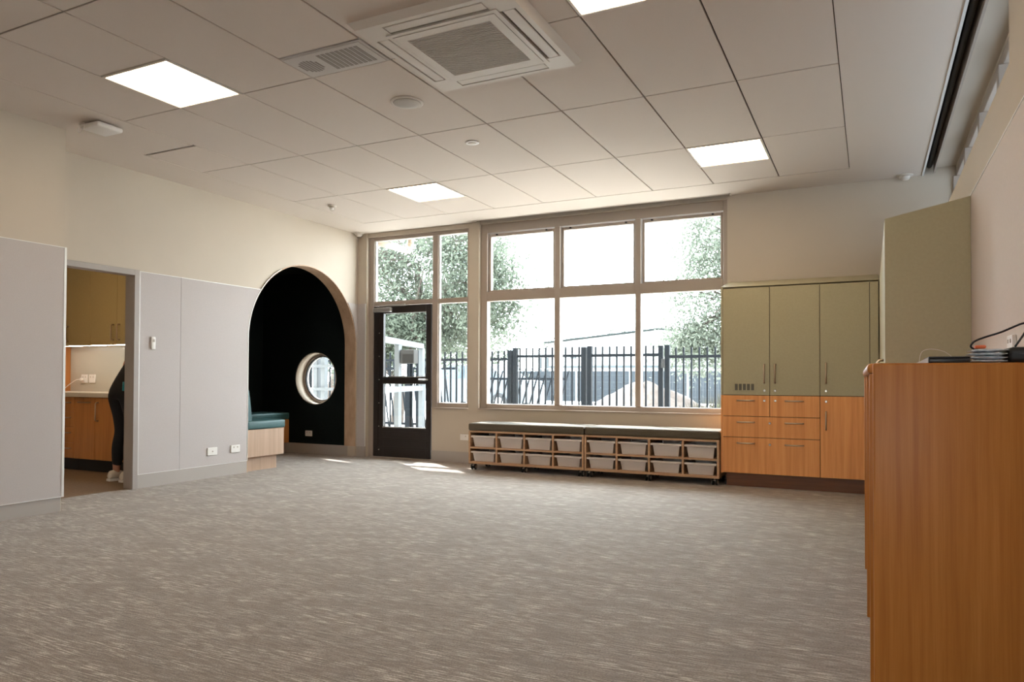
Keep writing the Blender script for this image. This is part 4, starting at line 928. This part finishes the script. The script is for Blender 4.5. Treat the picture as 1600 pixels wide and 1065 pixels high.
# no-smoking sign
sg = thing('no_smoking_sign', 'white no-smoking sign with red ring on the outside fence', 'sign', (-7.56, 10.95, 1.06))
bx(-7.635, -7.483, 10.925, 10.935, 1.03, 1.275).build('plate', 'sign_white', sg)
def ring2(r0, r1, n=28):
    m = MB(); c = Vector((-7.559, 10.922, 1.185))
    for (r, y) in ((r0, 0), (r1, 0), (r1, 0.003), (r0, 0.003)):
        for k in range(n): q = 2 * PI * k / n; m.v.append((c.x + r * math.cos(q), c.y + y, c.z + r * math.sin(q)))
    for j in range(4):
        for k in range(n): m.f.append((j * n + k, j * n + (k + 1) % n, ((j + 1) % 4) * n + (k + 1) % n, ((j + 1) % 4) * n + k)); m.sm.append(False)
    return m
ring2(0.046, 0.060).build('red_ring', 'sign_red', sg)
MB().prism([(-7.604, 1.222), (-7.596, 1.230), (-7.514, 1.148), (-7.522, 1.140)], 'y', 10.921, 10.924).build('slash', 'sign_red', sg)
bx(-7.60, -7.525, 10.9225, 10.9245, 1.178, 1.190).build('cigarette', 'sign_black', sg)
bx(-7.615, -7.50, 10.9225, 10.9245, 1.085, 1.10).build('text_line', 'sign_black', sg); bx(-7.60, -7.52, 10.9225, 10.9245, 1.055, 1.068).build('text_line', 'sign_black', sg)
# trees
import numpy as np
def tree(name, lab, base, trunk, branches, blobs, nleaf, size, m, seed, group='trees outside', ncl=70, tr=0.16):
    rg = np.random.default_rng(seed)
    t = thing(name, lab, 'tree', base, group); b = Vector(base)
    path = [b + Vector(p) for p in trunk]; tm = MB().tube(path, [tr * (1 - 0.6 * i / max(1, len(path) - 1)) for i in range(len(path))], 9); tm.build('trunk', 'bark', t)
    bm_ = MB()
    for (i0, pts) in branches:
        pp = smooth_path([path[i0]] + [b + Vector(p) for p in pts], 4); bm_.tube(pp, [tr * 0.42 * (1 - 0.8 * i / (len(pp) - 1)) for i in range(len(pp))], 6)
    cents = []
    for (c, r) in blobs:
        c, r = np.array(c, float), np.array(r, float)
        d = rg.normal(size=(ncl, 3)); d /= np.linalg.norm(d, axis=1)[:, None]; rad = rg.uniform(0.35, 1.0, size=(ncl, 1)) ** 0.6
        cents.append(c + d * rad * r)
    cents = np.concatenate(cents) + np.array(base)
    for i in range(0, len(cents), 3):
        e = Vector(cents[i]); s_ = min(path, key=lambda q: (q - e).length); mid = (s_ + e) / 2 + Vector((0, 0, 0.15))
        bm_.tube([s_ * 0.35 + mid * 0.65, (mid + e) / 2 + Vector((0, 0, .05)), e], [0.022, 0.014, 0.006], 4)
    bm_.build('branches', 'bark', t)
    k = rg.integers(0, len(cents), nleaf); pos = cents[k] + rg.normal(size=(nleaf, 3)) * np.array([0.20, 0.20, 0.17]) * (size / 0.07)
    dr_ = rg.normal(size=(nleaf, 3)) + np.array([0, 0, -0.5]); dr_ /= np.linalg.norm(dr_, axis=1)[:, None]
    sd_ = np.cross(dr_, rg.normal(size=(nleaf, 3))); sd_ /= np.linalg.norm(sd_, axis=1)[:, None]
    L_ = size * rg.uniform(0.7, 1.4, (nleaf, 1)); W_ = L_ * rg.uniform(0.30, 0.5, (nleaf, 1))
    v = np.stack([pos, pos + dr_ * L_ * 0.5 + sd_ * W_ * 0.5, pos + dr_ * L_, pos + dr_ * L_ * 0.5 - sd_ * W_ * 0.5], 1).reshape(-1, 3) - np.array(base)
    me = bpy.data.meshes.new('crown'); me.vertices.add(len(v)); me.vertices.foreach_set('co', v.ravel())
    me.loops.add(nleaf * 4); me.polygons.add(nleaf); me.loops.foreach_set('vertex_index', np.arange(nleaf * 4)); me.polygons.foreach_set('loop_start', np.arange(0, nleaf * 4, 4))
    me.update(calc_edges=True); me.validate(); me.materials.append(M[m])
    o = bpy.data.objects.new('crown', me); COL.objects.link(o); o.parent = t; o['kind'] = 'stuff'
    return t
tree('gum_tree', 'large leafy gum tree filling the view behind the glazed door', (-10.0, 14.2, -0.06), [(0, 0, 0), (0.1, 0, 0.9), (0.35, 0.1, 1.8), (0.5, 0.2, 2.8), (0.4, 0.2, 3.8)],
     [(1, [(-0.6, 0.1, 1.6), (-1.3, 0, 2.6)]), (2, [(0.9, 0, 2.3), (1.6, 0, 3.2), (2.3, 0.1, 4.0)]), (2, [(0.7, -0.3, 2.6), (1.0, -0.4, 3.6)]), (3, [(-0.4, 0, 3.5), (-1.2, 0.2, 4.4)])],
     [((-0.5, 0, 3.0), (1.6, 1.2, 1.2)), ((0.9, 0.2, 3.7), (1.3, 1.1, 1.1)), ((2.0, 0.0, 3.6), (0.9, 1.0, 1.0)), ((-1.6, 0, 4.2), (1.4, 1.2, 1.2)), ((-1.4, 0.3, 2.0), (1.5, 1.0, 0.9)), ((0.9, 0.4, 2.2), (0.9, 0.8, 0.5)), ((2.6, 0.0, 2.9), (0.6, 0.6, 1.0)), ((-0.2, 0.4, 1.9), (1.1, 0.9, 0.7))],
     46000, 0.10, 'leaf_a', 3)
tree('feathery_tree', 'feathery pale tree behind the right of the main window', (-2.9, 20.0, -0.06), [(0, 0, 0), (0.05, 0, 1.5), (-0.1, 0, 3.0), (0.1, 0, 4.6)],
     [(1, [(-0.7, 0, 2.3), (-1.5, 0, 2.6)]), (2, [(-0.9, 0, 3.6), (-1.7, 0, 3.9)]), (2, [(0.8, 0, 3.8), (1.6, 0, 4.6)])],
     [((-0.9, 0, 4.9), (1.0, 1.0, 1.1)), ((-0.9, 0, 3.4), (1.5, 1.1, 1.0)), ((-1.2, 0, 2.0), (1.0, 0.8, 0.5)), ((0.6, 0, 4.4), (1.5, 1.2, 1.6)), ((0.3, 0, 2.6), (1.3, 1.0, 0.8))],
     30000, 0.11, 'leaf_b', 8)
tree('round_tree', 'rounded shrubby tree beyond the fence at the left of the main window', (-14.6, 26.5, -0.06), [(0, 0, 0), (0.1, 0, 1.0), (0, 0, 2.0)], [(1, [(-0.5, 0, 1.8), (-0.9, 0, 2.4)]), (1, [(0.5, 0, 1.8), (0.9, 0, 2.3)])],
     [((0.2, 0, 2.3), (1.5, 1.2, 1.0)), ((0.3, 0, 1.3), (1.3, 1.2, 0.8)), ((-1.6, 0, 2.6), (1.5, 1.2, 1.6))], 9000, 0.11, 'leaf_b', 12)
for i, (x, y, h_, r_, lab) in enumerate(((-26.0, 62, 4.6, 1.6, 'far tree rising behind the left end of the shed roof'), (-20.6, 64, 5.4, 1.8, 'far tree rising behind the middle of the shed roof'), (-16.4, 72, 5.6, 1.3, 'far tree rising behind the shed roof ridge'))):
    tree('distant_tree', lab, (x, y, -0.06), [(0, 0, 0), (0.1, 0, h_ * 0.5), (0, 0, h_ * 0.9)], [], [((0, 0, h_ - r_ * 0.4), (r_, r_, r_ * 0.7)), ((r_ * 0.8, 0, h_ - r_ * 0.6), (r_ * 0.8, r_, r_ * 0.5))], 3000, 0.22, 'leaf_c', 20 + i, 'distant trees', ncl=30)
tree('leaning_gum', 'leaning gum trunk seen through the round porthole', (-14.95, 17.4, -0.06), [(0, 0, 0), (0.25, 0, 0.7), (0.6, 0, 1.5), (0.8, 0, 2.6), (0.9, 0, 3.6)], [(2, [(0.2, 0, 2.2), (-0.3, 0, 3.0)])],
     [((0.6, 0, 3.6), (1.2, 1.0, 0.9)), ((-0.6, 0, 3.2), (1.2, 1.0, 0.9))], 9000, 0.10, 'leaf_a', 44)
tree('background_gum', 'hazy gum tree further back behind the railing', (-21.5, 33, -0.06), [(0, 0, 0), (0.2, 0, 2), (0.1, 0, 4)], [(1, [(-1, 0, 3), (-2, 0, 4)]), (1, [(1, 0, 3), (2, 0, 4)])],
     [((0, 0, 3.2), (3.0, 1.5, 1.6)), ((-3.0, 0, 4.5), (2.5, 1.5, 2.0)), ((1.5, 0, 5.4), (2.4, 1.5, 1.6)), ((-3.5, 0, 2.2), (2.0, 1.2, 1.2))], 12000, 0.13, 'leaf_b', 31, tr=0.22)
# shed
sh = thing('shed', 'large white gabled shed beyond the temporary fence', 'building', (-11, 48, -0.06))
MB().prism([(-18.1, -0.06), (-18.1, 3.27), (-11.08, 3.93), (-4.06, 3.27), (-4.06, -0.06)], 'y', 42, 58).build('walls', 'shed_wall', sh)
MB().prism([(-18.3, 3.27), (-18.3, 3.35), (-11.08, 4.03), (-3.86, 3.35), (-3.86, 3.27), (-11.08, 3.94)], 'y', 41.7, 58.3).build('roof', 'shed_roof', sh)
MB().prism([(-19.5, -0.06), (-19.5, 2.75), (-18.1, 3.2), (-18.1, -0.06)], 'y', 43, 57).build('lean_to', 'shed_wall', sh)
bx(-18.12, -4.04, 41.94, 42, 1.72, 1.86).build('dark_band', 'shed_trim', sh)
for i, xx in enumerate((-19.2, -18.7)): bx(xx, xx + 0.18, 42.9, 43.0, 1.1, 2.4).build('opening', 'shed_trim', sh)
bx(-16.6, -16.25, 41.85, 42, 2.3, 2.55).build('wall_lamp', 'shed_trim', sh)
# temporary fence panels
first = None
TF = 2.38
ords = ('first', 'second', 'third', 'fourth', 'fifth', 'sixth', 'seventh', 'eighth')
for i in range(8):
    x0 = -18.9 + i * 2.44; lab = f'grey cloth covered temporary fence panel, {ords[i]} from the left beyond the gate'
    if first is None:
        t = thing('temporary_fence', lab, 'fence panel', (x0, 30, -0.06), 'temporary fence panels')
        bx(x0 + 0.03, x0 + 2.37, 30.0, 30.01, 0.05, 1.38).build('shade_cloth', 'shade_cloth', t)
        fr = MB().tube([(x0 + 0.02, 29.99, -0.06), (x0 + 0.02, 29.99, 1.48), (x0 + 2.38, 29.99, 1.48), (x0 + 2.38, 29.99, -0.06)], 0.028, 6); fr.build('tube_frame', 'white_metal', t)
        for k in range(1, 8): bx(x0 + k * 0.3 - 0.008, x0 + k * 0.3 + 0.008, 29.975, 29.99, 0.05, 1.46).build('wire', 'wire', t)
        for k in range(1, 5): bx(x0 + 0.02, x0 + 2.38, 29.972, 29.988, k * 0.3 - 0.008, k * 0.3 + 0.008).build('wire', 'wire', t)
        first = t
    else: dup(first, (x0, 30, -0.06), lab)
# dirt mound
def mound(name, lab, cx, cy, rx, ry, h_, m, seed, cat):
    rg = random.Random(seed); mm = MB(); nr, na = 16, 40; vs_ = [(cx, cy, h_)]
    ph = [rg.uniform(0, 6.28) for _ in range(8)]
    for i in range(1, nr + 1):
        for k in range(na):
            q = 2 * PI * k / na; u = i / nr; wob = 1 + 0.10 * math.sin(3 * q + ph[0]) + 0.06 * math.sin(7 * q + ph[1])
            zz = h_ * (math.cos(PI * u) * 0.5 + 0.5) + 0.06 * (1 - u) * (math.sin(9 * u + ph[2] + 5 * q) + rg.uniform(-0.6, 0.6)) - (0.06 + 0.02 if i == nr else 0)
            vs_.append((cx + rx * u * wob * math.cos(q), cy + ry * u * wob * math.sin(q), zz))
    fs = [(0, 1 + k, 1 + (k + 1) % na) for k in range(na)]
    for i in range(nr - 1):
        for k in range(na): a = 1 + i * na; fs.append((a + k, a + na + k, a + na + (k + 1) % na, a + (k + 1) % na))
    mm.add(vs_, fs, True); o = mm.build(name, m); return tag(o, lab, cat)
mound('dirt_mound', 'heap of pale pinkish soil beyond the double gate', -5.75, 20, 2.3, 1.8, 0.92, 'dirt', 4, 'dirt mound')
mound('grass_bank', 'grassy bank at the right beyond the fence', -2.6, 17.5, 1.6, 1.5, 0.55, 'grass', 9, 'bank')
def tufts(name, lab, x0, x1, y0, y1, zf, n, h_, m, seed):
    rg = np.random.default_rng(seed); x = rg.uniform(x0, x1, n); y = rg.uniform(y0, y1, n); z = zf(x, y); hh = h_ * rg.uniform(0.4, 1.2, n); lx = rg.normal(size=n) * 0.3 * hh; ly = rg.normal(size=n) * 0.3 * hh
    v = np.stack([np.stack([x - 0.008, y, z], 1), np.stack([x + 0.008, y, z], 1), np.stack([x + lx, y + ly, z + hh], 1)], 1).reshape(-1, 3)
    mm = MB(); mm.add(v.tolist(), [(3 * i, 3 * i + 1, 3 * i + 2) for i in range(n)]); o = mm.build(name, m, recalc=False); return tag(o, lab, 'grass', kind='stuff')
def bank(x, y): u = np.clip(np.sqrt(((x + 2.6) / 1.6) ** 2 + ((y - 17.5) / 1.5) ** 2), 0, 1); return 0.55 * (np.cos(PI * u) * .5 + .5) - 0.06
tufts('grass_tufts', 'tall dry grass growing on the bank at the right', -4.0, -1.2, 16.2, 18.8, bank, 2600, 0.45, 'dry_grass', 5)
tufts('lawn', 'short green grass along the foot of the fence', -12, 2, 11.2, 12.4, lambda x, y: x * 0 - 0.06, 5000, 0.10, 'grass', 6)
# car
ca = thing('car', 'white car parked beyond the fence left of the gate', 'car', (-12.2, 22.0, -0.06))
prof = [(-14.2, 0.25), (-14.25, 0.75), (-13.9, 0.95), (-13.4, 1.02), (-12.9, 1.5), (-11.3, 1.52), (-10.7, 1.05), (-10.1, 0.95), (-10.0, 0.7), (-10.0, 0.25)]
MB().prism(prof, 'y', 21.2, 22.9).build('body', 'car_white', ca)
MB().prism([(-13.25, 1.04), (-12.85, 1.43), (-12.2, 1.44), (-12.2, 1.04)], 'y', 21.18, 21.20).build('side_window', 'car_glass', ca)
MB().prism([(-12.12, 1.04), (-12.12, 1.44), (-11.35, 1.44), (-10.9, 1.06)], 'y', 21.18, 21.20).build('side_window', 'car_glass', ca)
for xx in (-13.4, -10.9):
    for yy in (21.16, 22.76):
        wq = MB().lathe([(0.27, 0), (0.31, 0.03), (0.31, 0.16), (0.27, 0.19)], (xx, yy, 0.25), 'y', 20).build('wheel', 'rubber', ca)
        MB().lathe([(0.17, -0.01), (0.15, 0.0)], (xx, yy, 0.25), 'y', 14).build('hub_cap', 'silver', wq)
